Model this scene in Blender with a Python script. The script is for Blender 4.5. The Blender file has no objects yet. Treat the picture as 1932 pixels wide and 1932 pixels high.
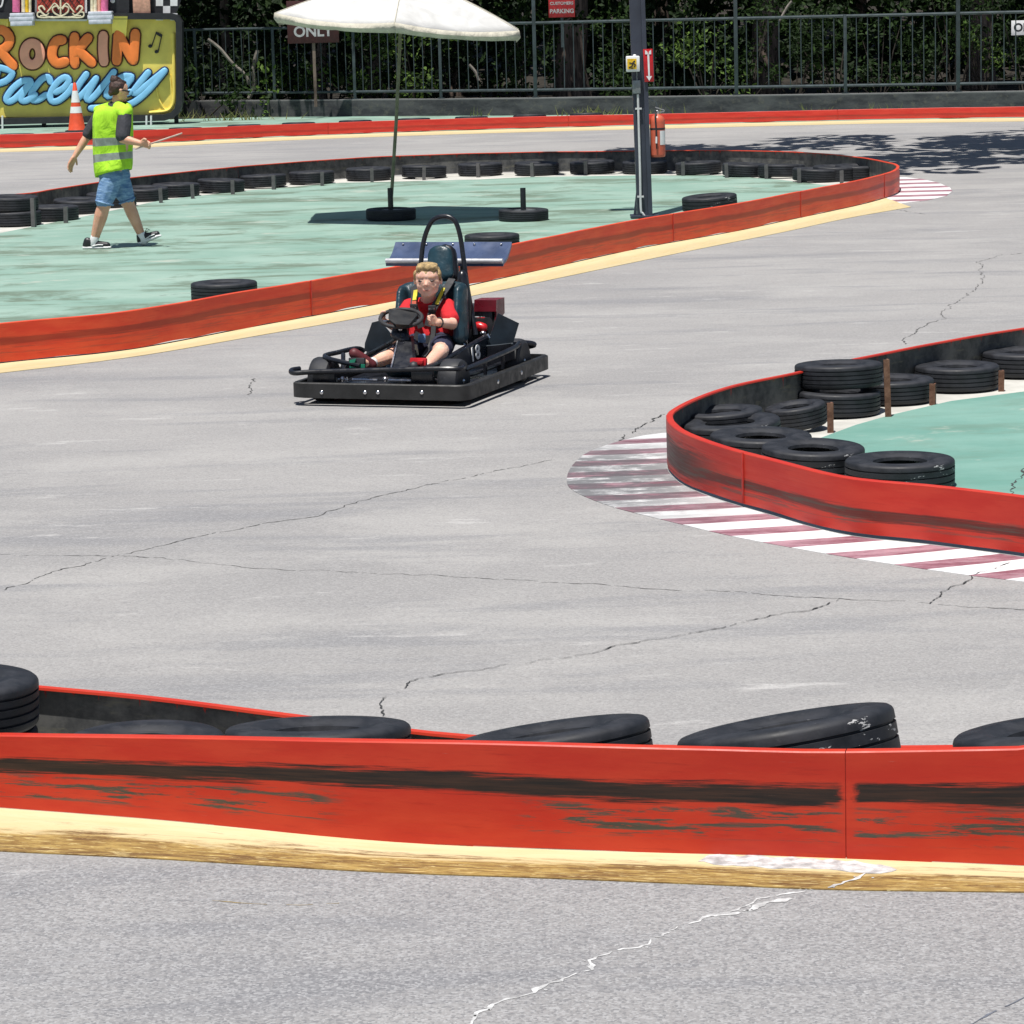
import bpy, bmesh, math, random
from mathutils import Vector, Matrix, Quaternion, noise as mnoise
random.seed(7)
R = math.radians
S = bpy.context.scene
C = S.collection
# ------------------------------------------------------------------ camera, sky, sun, exposure
CAM_H, PITCH, ROLL, FPX, W0 = 2.45, R(9.63), R(1.5), 5800.0, 1932.0
cF = Vector((0, math.cos(PITCH), -math.sin(PITCH)))
cU0 = Vector((0, math.sin(PITCH), math.cos(PITCH)))
cR0 = Vector((1, 0, 0))
cR = cR0 * math.cos(ROLL) - cU0 * math.sin(ROLL)
cU = cU0 * math.cos(ROLL) + cR0 * math.sin(ROLL)
cP = Vector((0, 0, CAM_H))
cam = bpy.data.objects.new('camera', bpy.data.cameras.new('camera'))
C.objects.link(cam)
cam.data.sensor_width = 36; cam.data.lens = 36 * FPX / W0
cam.data.clip_start = 0.1; cam.data.clip_end = 1000
m = Matrix((cR, cU, -cF)).transposed().to_4x4(); m.translation = cP
cam.matrix_world = m
S.camera = cam
SUN = Vector((0.11, 0.25, -1.0)).normalized()
world = bpy.data.worlds.new('World'); S.world = world; world.use_nodes = True
wn = world.node_tree.nodes; sky = wn.new('ShaderNodeTexSky'); sky.sky_type = 'NISHITA'; sky.sun_disc = False
sky.sun_elevation = math.asin(-SUN.z); sky.sun_rotation = math.atan2(-SUN.x, -SUN.y)
sky.air_density = 1.0; sky.dust_density = 1.2; sky.ozone_density = 1.0
world.node_tree.links.new(sky.outputs[0], wn['Background'].inputs[0]); wn['Background'].inputs[1].default_value = 0.06
sl = bpy.data.lights.new('sun', 'SUN'); sl.energy = 4.9; sl.angle = R(0.5); sl.color = (1, 0.965, 0.91)
so = bpy.data.objects.new('sun', sl); C.objects.link(so); so.rotation_euler = SUN.to_track_quat('-Z', 'Y').to_euler()
S.view_settings.view_transform = 'Standard'; S.view_settings.look = 'None'
S.view_settings.exposure = 0.28; S.view_settings.gamma = 1; S.view_settings.use_curve_mapping = False
S.render.engine = 'CYCLES'
S.cycles.max_bounces = 6

# ------------------------------------------------------------------ measuring helpers (image point -> place)
def ray(u, v):
    return (cF * FPX + cR * (u - 966) - cU * (v - 966)).normalized()
def G(u, v, z=0.0):
    d = ray(u, v); return cP + d * ((z - CAM_H) / d.z)
def PY(u, v, y):
    d = ray(u, v); return cP + d * (y / d.y)
def hgt(p, v):
    lo, hi = -1.0, 8.0
    for _ in range(40):
        mid = (lo + hi) / 2; q = Vector((p[0], p[1], mid)) - cP
        vv = 966 - FPX * q.dot(cU) / q.dot(cF)
        if vv > v: lo = mid
        else: hi = mid
    return lo

# ------------------------------------------------------------------ materials
class N:
    def __init__(s, name):
        s.m = bpy.data.materials.new(name); s.m.use_nodes = True; s.t = s.m.node_tree
        s.b = s.t.nodes['Principled BSDF']
    def new(s, kind, **kw):
        n = s.t.nodes.new('ShaderNode' + kind)
        for k, v in kw.items(): setattr(n, k, v)
        return n
    def put(s, sock, v):
        if hasattr(v, 'links') or isinstance(v, bpy.types.NodeSocket): s.t.links.new(v, sock)
        elif isinstance(v, (tuple, list)): sock.default_value = tuple(v) + ((1,) if len(v) == 3 and len(sock.default_value) == 4 else ())
        else: sock.default_value = v
    def math(s, op, a, b=0.0, clamp=False):
        n = s.new('Math', operation=op, use_clamp=clamp); s.put(n.inputs[0], a); s.put(n.inputs[1], b); return n.outputs[0]
    def mr(s, x, a, b, c=0.0, d=1.0):
        n = s.new('MapRange', interpolation_type='SMOOTHSTEP')
        for i, v in enumerate((x, a, b, c, d)): s.put(n.inputs[i], v)
        return n.outputs[0]
    def coord(s, kind='Object'): return s.new('TexCoord').outputs[kind]
    def pos(s): return s.new('NewGeometry').outputs['Position']
    def mapv(s, vec, scale=(1, 1, 1), rot=(0, 0, 0), loc=(0, 0, 0)):
        n = s.new('Mapping'); s.put(n.inputs[0], vec); n.inputs['Scale'].default_value = scale
        n.inputs['Rotation'].default_value = rot; n.inputs['Location'].default_value = loc; return n.outputs[0]
    def noise(s, vec, scale=5, detail=4, rough=0.55, dist=0.0):
        n = s.new('TexNoise'); s.put(n.inputs['Vector'], vec); n.inputs['Scale'].default_value = scale
        n.inputs['Detail'].default_value = detail; n.inputs['Roughness'].default_value = rough
        n.inputs['Distortion'].default_value = dist; return n.outputs[0]
    def mix(s, f, a, b, mode='MIX'):
        n = s.new('Mix', data_type='RGBA', blend_type=mode); s.put(n.inputs[0], f); s.put(n.inputs[6], a); s.put(n.inputs[7], b); return n.outputs[2]
    def sep(s, v):
        n = s.new('SeparateXYZ'); s.put(n.inputs[0], v); return n.outputs
    def col(s, c): s.put(s.b.inputs['Base Color'], c)
    def rough(s, r): s.put(s.b.inputs['Roughness'], r)
    def bump(s, h, strength=0.3, dist=0.01):
        n = s.new('Bump'); n.inputs['Strength'].default_value = strength; n.inputs['Distance'].default_value = dist
        s.put(n.inputs['Height'], h); s.t.links.new(n.outputs[0], s.b.inputs['Normal'])

def plain(name, c, rough=0.5, metal=0.0, var=0.25, scale=12, spec=None, bump=0.0, kind='Object'):
    n = N(name); co = n.coord(kind)
    f = n.noise(co, scale, 4, 0.6)
    n.col(n.mix(n.mr(f, 0.3, 0.7), tuple(x * (1 - var) for x in c), tuple(min(1, x * (1 + var * 0.6)) for x in c)))
    n.rough(n.mr(n.noise(co, scale * 2.3), 0.3, 0.7, max(0, rough - 0.1), min(1, rough + 0.1)))
    n.b.inputs['Metallic'].default_value = metal
    if spec is not None: n.b.inputs['Specular IOR Level'].default_value = spec
    if bump: n.bump(n.noise(co, scale * 4, 3), bump, 0.01)
    return n.m

def asphalt_mat():
    n = N('asphalt'); p = n.pos(); sp = n.sep(p)
    big = n.noise(p, 0.22, 4, 0.6); mid = n.noise(n.mapv(p, (0.7, 1.1, 1), (0, 0, 0.25)), 0.9, 6, 0.68)
    streak = n.noise(n.mapv(p, (0.3, 1.5, 1), (0, 0, -0.18)), 1.3, 7, 0.66, 0.4)
    scr = n.noise(n.mapv(p, (0.5, 1.9, 1), (0, 0, 0.12), (5, 2, 0)), 2.2, 8, 0.74)
    c = n.mix(n.mr(big, 0.3, 0.7), (0.242, 0.236, 0.235), (0.308, 0.298, 0.29))
    c = n.mix(n.mr(mid, 0.45, 0.65, 0, 0.75), c, (0.335, 0.325, 0.315))
    c = n.mix(n.mr(streak, 0.5, 0.66, 0, 0.6), c, (0.183, 0.184, 0.195))
    c = n.mix(n.mr(scr, 0.585, 0.68, 0, 0.75), c, (0.44, 0.43, 0.42))
    wob = n.math('ADD', sp[1], n.math('MULTIPLY', n.noise(p, 2.0, 3), 0.3))
    near = n.mr(wob, 8.5, 8.95, 1, 0)
    v = n.new('TexVoronoi'); n.put(v.inputs['Vector'], p); v.inputs['Scale'].default_value = 125
    stone = n.sep(v.outputs['Color'])[0]; k1 = n.math('ADD', 0.2, n.math('MULTIPLY', near, 0.28))
    c = n.mix(n.math('MULTIPLY', n.mr(stone, 0.5, 1.0), k1), c, (0.5, 0.5, 0.5))
    c = n.mix(n.math('MULTIPLY', n.mr(stone, 0.34, 0.05), k1), c, (0.1, 0.102, 0.11))
    fine = n.noise(p, 42, 4, 0.72)
    c = n.mix(n.math('MULTIPLY', n.mr(fine, 0.54, 0.7), n.math('ADD', 0.35, n.math('MULTIPLY', near, 0.2))), c, (0.12, 0.12, 0.13))
    c = n.mix(n.math('MULTIPLY', near, 0.24), c, (0.13, 0.137, 0.16))
    wp = n.math('MULTIPLY', near, n.mr(n.noise(n.mapv(p, (3, 6, 1), (0, 0, 0), (3, 1, 0)), 5.0, 6, 0.8), 0.62, 0.7))
    c = n.mix(wp, c, (0.5, 0.5, 0.5))
    n.col(c); n.rough(0.88)
    n.bump(n.math('ADD', stone, n.math('MULTIPLY', fine, 1.5)), 0.4, 0.005)
    return n.m

def teal_mat(name, a, b, dirt=0.5):
    n = N(name); p = n.pos()
    f = n.noise(n.mapv(p, (1, 1.4, 1)), 0.8, 5, 0.65)
    c = n.mix(n.mr(f, 0.3, 0.7), a, b)
    d = n.noise(n.mapv(p, (0.5, 0.9, 1), (0, 0, 0.2)), 1.3, 7, 0.72, 0.6)
    c = n.mix(n.mr(d, 0.47, 0.62, 0, dirt), c, (0.11, 0.15, 0.105))
    pale = n.noise(n.mapv(p, (0.9, 1.3, 1), loc=(7, 3, 0)), 1.6, 6, 0.7)
    c = n.mix(n.mr(pale, 0.57, 0.7, 0, 0.7), c, (0.4, 0.42, 0.36))
    c = n.mix(n.mr(n.noise(p, 60, 3, 0.7), 0.55, 0.75, 0, 0.25), c, (0.1, 0.16, 0.13))
    n.col(c); n.rough(0.7); n.bump(n.noise(p, 60, 4), 0.3, 0.005); return n.m

def red_mat(name, band=1.0, centre=0.6, lower=0.7, base=(0.56, 0.028, 0.016), freq=1.0, heavy=None, lows=None, seam=None):
    n = N(name); uv = n.coord('UV'); s = n.sep(uv); u, v = s[0], s[1]
    wob = n.noise(n.mapv(uv, (0.8 * freq, 0.0, 1)), 1.0, 3, 0.5)
    ctr = n.math('ADD', centre, n.math('MULTIPLY', n.math('SUBTRACT', wob, 0.5), 0.3))
    d = n.math('ABSOLUTE', n.math('SUBTRACT', v, ctr))
    st = n.noise(n.mapv(uv, (3.2 * freq, 26, 1)), 1.0, 6, 0.7)
    st2 = n.noise(n.mapv(uv, (3.0 * freq, 13, 1)), 1.0, 8, 0.75, 0.4)
    dd = n.math('ADD', d, n.math('MULTIPLY', n.math('SUBTRACT', st, 0.5), 0.26))
    mask = n.mr(dd, 0.125, 0.065, 0, band)
    if heavy:
        hz = n.mr(n.math('ABSOLUTE', n.math('SUBTRACT', u, heavy[0])), heavy[1] * 0.3, heavy[1], 1, 0)
        hd = n.math('ADD', n.math('ABSOLUTE', n.math('SUBTRACT', v, 0.42)), n.math('MULTIPLY', n.math('SUBTRACT', st2, 0.5), 0.9))
        mask = n.math('MAXIMUM', mask, n.math('MULTIPLY', hz, n.mr(hd, 0.42, 0.2, 0, 0.9)))
    gap = n.noise(n.mapv(uv, (0.9 * freq, 0.6, 1), loc=(3.3, 0, 0)), 1.0, 3, 0.5)
    if lows:
        g2 = None
        for c_, w_ in lows:
            q = n.mr(n.math('ABSOLUTE', n.math('SUBTRACT', u, c_)), w_ * 0.5, w_, 1, 0); g2 = q if g2 is None else n.math('MAXIMUM', g2, q)
        gap = n.math('ADD', n.math('MULTIPLY', gap, 0.5), n.math('MULTIPLY', g2, 0.36))
    zone = n.math('MULTIPLY', n.mr(v, 0.12, 0.2), n.mr(v, 0.55, 0.42))
    low = n.math('MULTIPLY', n.math('MULTIPLY', n.mr(st2, 0.505, 0.565), zone), n.mr(gap, 0.36, 0.5, 0, lower))
    if seam is not None:
        keep = n.mr(n.math('ADD', n.math('ABSOLUTE', n.math('SUBTRACT', u, seam)), n.math('MULTIPLY', n.math('SUBTRACT', n.noise(uv, 22, 6, 0.75), 0.5), 0.07)), 0.006, 0.034)
        mask = n.math('MULTIPLY', mask, keep); low = n.math('MULTIPLY', low, keep)
    fadeb = n.noise(uv, 3, 4, 0.6)
    c = n.mix(n.mr(fadeb, 0.3, 0.7), base, (base[0] * 1.12, base[1] * 1.7, base[2] * 1.5))
    c = n.mix(n.mr(n.noise(n.mapv(uv, (2, 9, 1), loc=(1, 5, 0)), 2.0, 5, 0.7), 0.55, 0.75, 0, 0.5), c, (0.28, 0.014, 0.009))
    c = n.mix(mask, c, n.mix(n.mr(st, 0.3, 0.7), (0.012, 0.011, 0.011), (0.05, 0.026, 0.018)))
    c = n.mix(low, c, n.mix(st, (0.012, 0.012, 0.012), (0.13, 0.12, 0.09)))
    dust = n.mr(n.noise(n.mapv(uv, (5, 40, 1), loc=(9, 2, 0)), 1.0, 6, 0.75), 0.66, 0.76, 0, 0.5)
    c = n.mix(dust, c, (0.5, 0.3, 0.26))
    n.col(c); n.rough(n.mr(st, 0.3, 0.7, 0.38, 0.55)); n.b.inputs['Specular IOR Level'].default_value = 0.35
    n.bump(n.math('ADD', fadeb, n.math('MULTIPLY', st2, 0.3)), 0.12, 0.01); return n.m

def back_mat(name='unpainted_steel'):
    n = N(name); uv = n.coord('UV'); v = n.sep(uv)[1]
    a = n.noise(n.mapv(uv, (6, 1.2, 1)), 1.0, 6, 0.7); b = n.noise(uv, 5, 5, 0.7)
    c = n.mix(n.mr(a, 0.35, 0.65), (0.035, 0.037, 0.04), (0.12, 0.12, 0.115))
    c = n.mix(n.mr(b, 0.55, 0.7, 0, 0.6), c, (0.17, 0.16, 0.11))
    drip = n.noise(n.mapv(uv, (22, 0.0, 1)), 1.0, 4, 0.8)
    lim = n.math('SUBTRACT', 1.02, n.math('MULTIPLY', n.mr(drip, 0.5, 0.8), 0.5))
    c = n.mix(n.math('GREATER_THAN', v, lim), c, (0.4, 0.02, 0.015))
    n.col(c); n.rough(0.7); return n.m

def yellow_mat(name, wear=0.75):
    n = N(name); uv = n.coord('UV'); s = n.sep(uv)
    st = n.noise(n.mapv(uv, (2.2, 6, 1)), 1.0, 9, 0.78, 0.5); bl = n.noise(n.mapv(uv, (8, 14, 1), (0, 0, 0), (3, 3, 0)), 1.0, 6, 0.75)
    lo = n.noise(n.mapv(uv, (0.9, 1.5, 1), (0, 0, 0), (7, 0, 0)), 1.0, 3, 0.5)
    e = n.mr(n.math('ADD', n.math('ADD', s[1], n.math('MULTIPLY', n.math('SUBTRACT', st, 0.5), 1.5)), n.math('MULTIPLY', n.math('SUBTRACT', lo, 0.5), 0.8)), 0.3, 0.6)
    c = n.mix(n.mr(st, 0.35, 0.65), (0.56, 0.46, 0.25), (0.63, 0.54, 0.33))
    worn = n.mix(n.mr(bl, 0.4, 0.6), (0.2, 0.115, 0.03), (0.37, 0.25, 0.075))
    worn = n.mix(n.mr(st, 0.48, 0.62, 0, 0.8), worn, (0.085, 0.035, 0.012))
    fl = n.noise(n.mapv(uv, (13, 45, 1), (0, 0, 0), (2, 8, 0)), 1.0, 3, 0.6)
    worn = n.mix(n.mr(fl, 0.6, 0.64), worn, (0.6, 0.48, 0.22))
    c = n.mix(n.math('MULTIPLY', e, wear), c, worn)
    n.col(c); n.rough(0.75); n.bump(st, 0.2, 0.004); return n.m

def kerb_mat(name, period, off=0.0, tilt=0.0, dirt_at=None):
    n = N(name); p = n.pos(); s = n.sep(p)
    xr = n.math('MAXIMUM', n.math('SUBTRACT', s[0], tilt[0]), 0.0); y = n.math('ADD', n.math('SUBTRACT', s[1], n.math('MULTIPLY', n.math('MULTIPLY', xr, xr), tilt[1])), n.math('MULTIPLY', n.noise(p, 1.2, 3), 0.05))
    f = n.math('FRACT', n.math('DIVIDE', n.math('ADD', y, off), period))
    m = n.math('MULTIPLY', n.mr(f, 0.0, 0.02), n.mr(f, 0.46, 0.48, 1, 0))
    w = n.noise(n.mapv(p, (1, 3, 1)), 3.0, 6, 0.75)
    red = n.mix(n.mr(w, 0.35, 0.65), (0.19, 0.065, 0.09), (0.42, 0.25, 0.29))
    wh = n.mix(n.mr(w, 0.5, 0.75), (0.72, 0.72, 0.72), (0.42, 0.42, 0.42))
    c = n.mix(m, wh, red); c = n.mix(n.mr(n.noise(n.mapv(p, (2.5, 6, 1), loc=(3, 3, 0)), 2.0, 7, 0.78), 0.56, 0.66, 0, 0.5), c, (0.3, 0.3, 0.3))
    if dirt_at is not None:
        vm = n.new('VectorMath', operation='DISTANCE'); n.put(vm.inputs[0], n.mapv(p, (1, 0.55, 1))); vm.inputs[1].default_value = (dirt_at[0], dirt_at[1] * 0.55, 0)
        dm = n.math('MULTIPLY', n.mr(vm.outputs['Value'], 0.25, 1.25, 1, 0), n.mr(n.noise(n.mapv(p, (1.5, 3, 1)), 3, 6, 0.75), 0.3, 0.55))
        c = n.mix(n.math('MULTIPLY', dm, 0.88), c, (0.085, 0.085, 0.09))
    n.col(c); n.rough(0.6); return n.m

def rubber_mat(name, marks=False, dust=0.5):
    n = N(name); co = n.coord(); s = n.sep(co)
    f = n.noise(co, 9, 5, 0.65)
    c = n.mix(n.mr(f, 0.35, 0.7), (0.008, 0.009, 0.012), (0.021, 0.023, 0.03))
    c = n.mix(n.mr(n.noise(co, 22, 6, 0.75), 0.58, 0.72, 0, dust), c, (0.05, 0.052, 0.056))
    if marks:
        mk = n.math('MULTIPLY', n.mr(n.noise(n.mapv(co, (1, 1, 2.5)), 11, 4, 0.7), 0.63, 0.66), n.mr(n.noise(co, 2.5, 2), 0.5, 0.56))
        c = n.mix(mk, c, (0.45, 0.45, 0.45))
    n.col(c); n.rough(n.mr(f, 0.3, 0.7, 0.52, 0.72)); n.bump(n.noise(co, 40, 3), 0.15, 0.004); return n.m

def leaf_mat(name, a, b, scale=0.8):
    n = N(name); oi = n.coord('Object'); r = n.noise(oi, 3.0, 3); r2 = n.noise(oi, 40, 2)
    c = n.mix(n.mr(r, 0.35, 0.65), a, b); c = n.mix(n.mr(r2, 0.4, 0.7, 0, 0.6), c, tuple(x * 0.55 for x in a))
    n.col(c); n.rough(0.65); n.b.inputs['Specular IOR Level'].default_value = 0.2
    tr = n.new('BsdfTranslucent'); n.put(tr.inputs[0], c)
    mx = n.new('MixShader'); mx.inputs[0].default_value = 0.3
    n.t.links.new(n.b.outputs[0], mx.inputs[1]); n.t.links.new(tr.outputs[0], mx.inputs[2])
    n.t.links.new(mx.outputs[0], n.t.nodes['Material Output'].inputs[0]); return n.m

def denim_mat():
    n = N('denim'); co = n.coord()
    w = n.noise(n.mapv(co, (2, 2, 9), (0.3, 0.2, 0)), 4.0, 5, 0.7)
    c = n.mix(n.mr(w, 0.35, 0.68), (0.075, 0.17, 0.37), (0.3, 0.46, 0.66))
    n.col(n.mix(n.mr(n.noise(co, 9, 4), 0.4, 0.7, 0, 0.5), c, (0.14, 0.26, 0.44))); n.rough(0.9)
    n.bump(w, 0.7, 0.03); return n.m

def skin_mat(name, a, b):
    n = N(name); co = n.coord()
    n.col(n.mix(n.mr(n.noise(co, 9, 4), 0.35, 0.7), a, b)); n.rough(0.5)
    n.b.inputs['Subsurface Weight'].default_value = 0.3; n.b.inputs['Subsurface Radius'].default_value = (0.01, 0.004, 0.002)
    return n.m

def cloth_mat(name, c, fold=0.5, scale=6, rough=0.85, em=None):
    n = N(name); co = n.coord(); w = n.noise(n.mapv(co, (1.4, 1.4, 0.9)), scale, 4, 0.55, 0.6)
    n.col(n.mix(n.mr(w, 0.3, 0.7), tuple(x * 0.78 for x in c), c)); n.rough(rough); n.bump(w, fold, 0.04); return n.m

def rusty_mat():
    n = N('rusty_steel'); co = n.coord(); f = n.noise(co, 14, 5, 0.7)
    n.col(n.mix(n.mr(f, 0.35, 0.65), (0.09, 0.035, 0.018), (0.22, 0.11, 0.07))); n.rough(0.85); return n.m

def wall_mat():
    n = N('stained_concrete'); p = n.pos()
    a = n.noise(n.mapv(p, (1, 1, 3)), 1.3, 7, 0.7); b = n.noise(p, 7, 5, 0.7)
    c = n.mix(n.mr(a, 0.35, 0.65), (0.022, 0.024, 0.029), (0.07, 0.073, 0.076))
    c = n.mix(n.mr(b, 0.52, 0.72, 0, 0.6), c, (0.12, 0.115, 0.09))
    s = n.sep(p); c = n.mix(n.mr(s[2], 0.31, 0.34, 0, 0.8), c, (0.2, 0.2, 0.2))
    n.col(c); n.rough(0.9); n.bump(b, 0.4, 0.02); return n.m

def bark_mat():
    n = N('bark'); co = n.coord(); f = n.noise(n.mapv(co, (7, 7, 1)), 2.0, 6, 0.7)
    n.col(n.mix(n.mr(f, 0.35, 0.65), (0.05, 0.035, 0.028), (0.2, 0.15, 0.12))); n.rough(0.9); n.bump(f, 0.8, 0.03); return n.m

M = {}
M['asphalt'] = asphalt_mat()
M['teal'] = teal_mat('faded_green_paint', (0.185, 0.305, 0.25), (0.27, 0.385, 0.325), 0.85)
M['teal2'] = teal_mat('green_paint', (0.115, 0.26, 0.215), (0.18, 0.33, 0.28), 0.35)
M['concrete'] = plain('pale_concrete', (0.5, 0.49, 0.45), 0.85, var=0.2, scale=3, kind='Object')
M['red_mid'] = red_mat('red_paint_faded', 0.5, 0.55, 0.35, (0.62, 0.05, 0.022), 0.5)
M['red_far'] = red_mat('red_paint_distant', 0.3, 0.4, 0.6, (0.52, 0.03, 0.025), 0.4)
M['back'] = back_mat()
M['yellow'] = yellow_mat('yellow_line_worn', 1.0)
M['yellow_mid'] = yellow_mat('yellow_line', 0.25)
M['rubber'] = rubber_mat('tyre_rubber')
M['rubber2'] = rubber_mat('tyre_rubber_marked', True)
M['rust'] = rusty_mat()
M['stake'] = plain('grey_steel_stake', (0.11, 0.105, 0.105), 0.6)
M['wall'] = wall_mat()
M['fence'] = plain('green_grey_paint', (0.052, 0.07, 0.076), 0.5, 0.2, 0.3, 6)
M['bark'] = bark_mat()
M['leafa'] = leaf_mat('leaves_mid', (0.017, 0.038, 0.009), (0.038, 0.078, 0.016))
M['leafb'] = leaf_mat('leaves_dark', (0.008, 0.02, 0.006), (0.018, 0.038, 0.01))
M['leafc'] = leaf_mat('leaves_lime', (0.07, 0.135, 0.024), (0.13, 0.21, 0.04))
M['soil'] = plain('forest_floor', (0.018, 0.014, 0.009), 0.95, var=0.5, scale=1.5)
M['grass'] = leaf_mat('dry_grass', (0.16, 0.2, 0.06), (0.3, 0.28, 0.12))
M['black'] = plain('black_powder_coat', (0.012, 0.013, 0.018), 0.32, 0.0, 0.4, 8)
M['blackm'] = plain('black_rubber_bumper', (0.018, 0.018, 0.018), 0.55, 0.0, 0.5, 7, bump=0.2)
M['navy'] = plain('navy_panel', (0.008, 0.013, 0.024), 0.35, 0, 0.4, 5)
M['podm'] = plain('dull_blue_black_panel', (0.018, 0.028, 0.04), 0.45, 0, 0.5, 4)
M['vinyl'] = plain('dark_teal_vinyl', (0.014, 0.04, 0.055), 0.36, 0, 0.5, 6, bump=0.5)
M['edgem'] = plain('satin_edge', (0.62, 0.62, 0.64), 0.35, 0.4, 0.1)
M['chrome'] = plain('bright_metal', (0.6, 0.6, 0.62), 0.25, 1.0, 0.1)
M['wingm'] = plain('blue_grey_gloss', (0.06, 0.085, 0.16), 0.3, 0.1, 0.25, 4)
M['white'] = plain('white_paint', (0.78, 0.78, 0.78), 0.5, 0, 0.08)
M['redp'] = plain('red_plastic', (0.5, 0.012, 0.018), 0.35, 0, 0.15)
M['redtank'] = plain('dark_red_guard', (0.15, 0.01, 0.02), 0.35, 0, 0.3)
M['shoe'] = plain('dark_red_shoe', (0.1, 0.012, 0.016), 0.6)
M['orange'] = plain('orange_cone', (0.75, 0.085, 0.03), 0.5, 0, 0.12)
M['coneb'] = plain('black_rubber_base', (0.02, 0.02, 0.02), 0.7)
M['skinb'] = skin_mat('child_skin', (0.72, 0.42, 0.31), (0.82, 0.53, 0.42))
M['skinw'] = skin_mat('worker_skin', (0.62, 0.33, 0.22), (0.72, 0.42, 0.29))
M['hairb'] = plain('blond_hair', (0.42, 0.29, 0.13), 0.6, 0, 0.5, 40, bump=0.8)
M['hairw'] = plain('brown_hair', (0.045, 0.018, 0.012), 0.5, 0, 0.6, 30, bump=0.8)
M['shirtr'] = cloth_mat('red_jersey', (0.62, 0.012, 0.02), 0.5, 9)
M['navyc'] = cloth_mat('navy_cloth', (0.018, 0.02, 0.05), 0.5, 9)
M['dark'] = cloth_mat('charcoal_cloth', (0.045, 0.045, 0.055), 0.5, 7)
M['hiviz'] = cloth_mat('lime_safety_cloth', (0.45, 0.82, 0.03), 0.9, 5)
M['edge'] = cloth_mat('pale_lime_binding', (0.55, 0.85, 0.12), 0.2, 5)
M['reflect'] = plain('reflective_tape', (0.3, 0.34, 0.3), 0.4, 0.3, 0.35, 10)
M['denim'] = denim_mat()
M['strap'] = plain('black_webbing', (0.025, 0.025, 0.028), 0.7)
M['stripy'] = plain('yellow_webbing', (0.6, 0.52, 0.03), 0.6)
M['eye'] = plain('dark_eye', (0.03, 0.018, 0.012), 0.3)
M['lip'] = plain('lip', (0.42, 0.14, 0.11), 0.5)
M['brow'] = plain('fair_brow', (0.3, 0.15, 0.08), 0.8)
M['pole'] = plain('slate_blue_paint', (0.042, 0.048, 0.07), 0.45, 0, 0.2, 3)
M['pipe'] = plain('white_conduit', (0.6, 0.6, 0.6), 0.5, 0, 0.1)
M['grey'] = plain('grey_box', (0.25, 0.27, 0.28), 0.5, 0.2)
M['extr'] = plain('faded_red_cylinder', (0.55, 0.11, 0.06), 0.4, 0, 0.12)
M['canopy'] = cloth_mat('white_canvas', (0.6, 0.6, 0.585), 0.3, 2.5)
M['valance'] = cloth_mat('cream_canvas', (0.56, 0.53, 0.44), 0.8, 6)
M['opole'] = plain('olive_pole', (0.17, 0.18, 0.11), 0.5, 0.2)
M['crack'] = plain('crack', (0.045, 0.045, 0.045), 0.95, kind='Object')
M['whitefill'] = plain('white_filler', (0.5, 0.5, 0.5), 0.8, 0, 0.45, 24)
M['sy'] = plain('yellow_board', (0.92, 0.74, 0.15), 0.4, 0, 0.1, 3)
M['so'] = plain('orange_letter', (0.95, 0.24, 0.05), 0.4, 0, 0.12, 4)
M['ss'] = plain('salmon_letter', (0.9, 0.4, 0.27), 0.4, 0, 0.1, 4)
M['sb'] = plain('blue_letter', (0.26, 0.6, 0.92), 0.4, 0, 0.1, 4)
M['sn'] = plain('navy_outline', (0.012, 0.03, 0.1), 0.5)
M['sbr'] = plain('brown_outline', (0.09, 0.018, 0.01), 0.5)
M['sk'] = plain('black_frame', (0.02, 0.02, 0.024), 0.5)
M['pink'] = plain('pink', (0.75, 0.17, 0.35), 0.4)
M['peach'] = plain('peach', (0.8, 0.42, 0.3), 0.4)
M['cream'] = plain('cream', (0.78, 0.7, 0.5), 0.5)
M['stone'] = plain('white_plinth', (0.62, 0.64, 0.72), 0.6, 0, 0.2, 8)
M['sred'] = plain('red_panel', (0.5, 0.06, 0.04), 0.5)
M['syel'] = plain('warning_yellow', (0.8, 0.5, 0.02), 0.45)
M['signred'] = plain('sign_red', (0.42, 0.02, 0.025), 0.5)
M['signtext'] = plain('sign_lettering', (0.42, 0.42, 0.42), 0.5)
M['maroon'] = plain('maroon_board', (0.05, 0.009, 0.009), 0.6)
M['blue'] = plain('pale_blue_card', (0.25, 0.42, 0.68), 0.5)
M['green'] = plain('green_plastic', (0.01, 0.2, 0.12), 0.4)
M['wood'] = plain('pale_wood', (0.5, 0.38, 0.32), 0.6)

# ------------------------------------------------------------------ object helpers
def tag(o, label, cat, group=None):
    o['label'] = label; o['category'] = cat
    if group: o['group'] = group
    return o
def empty(name, loc, label, cat, group=None, rz=0):
    o = bpy.data.objects.new(name, None); C.objects.link(o); o.location = loc; o.rotation_euler = (0, 0, rz)
    o.empty_display_size = 0.2
    return tag(o, label, cat, group)
def link(name, me, parent=None):
    o = bpy.data.objects.new(name, me); C.objects.link(o)
    if parent: o.parent = parent
    return o
def finish(me, mats, smooth=0.6):
    for mm in (mats if isinstance(mats, (list, tuple)) else [mats]): me.materials.append(mm)
    if smooth:
        me.polygons.foreach_set('use_smooth', [True] * len(me.polygons))
        me.set_sharp_from_angle(angle=smooth)

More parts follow.
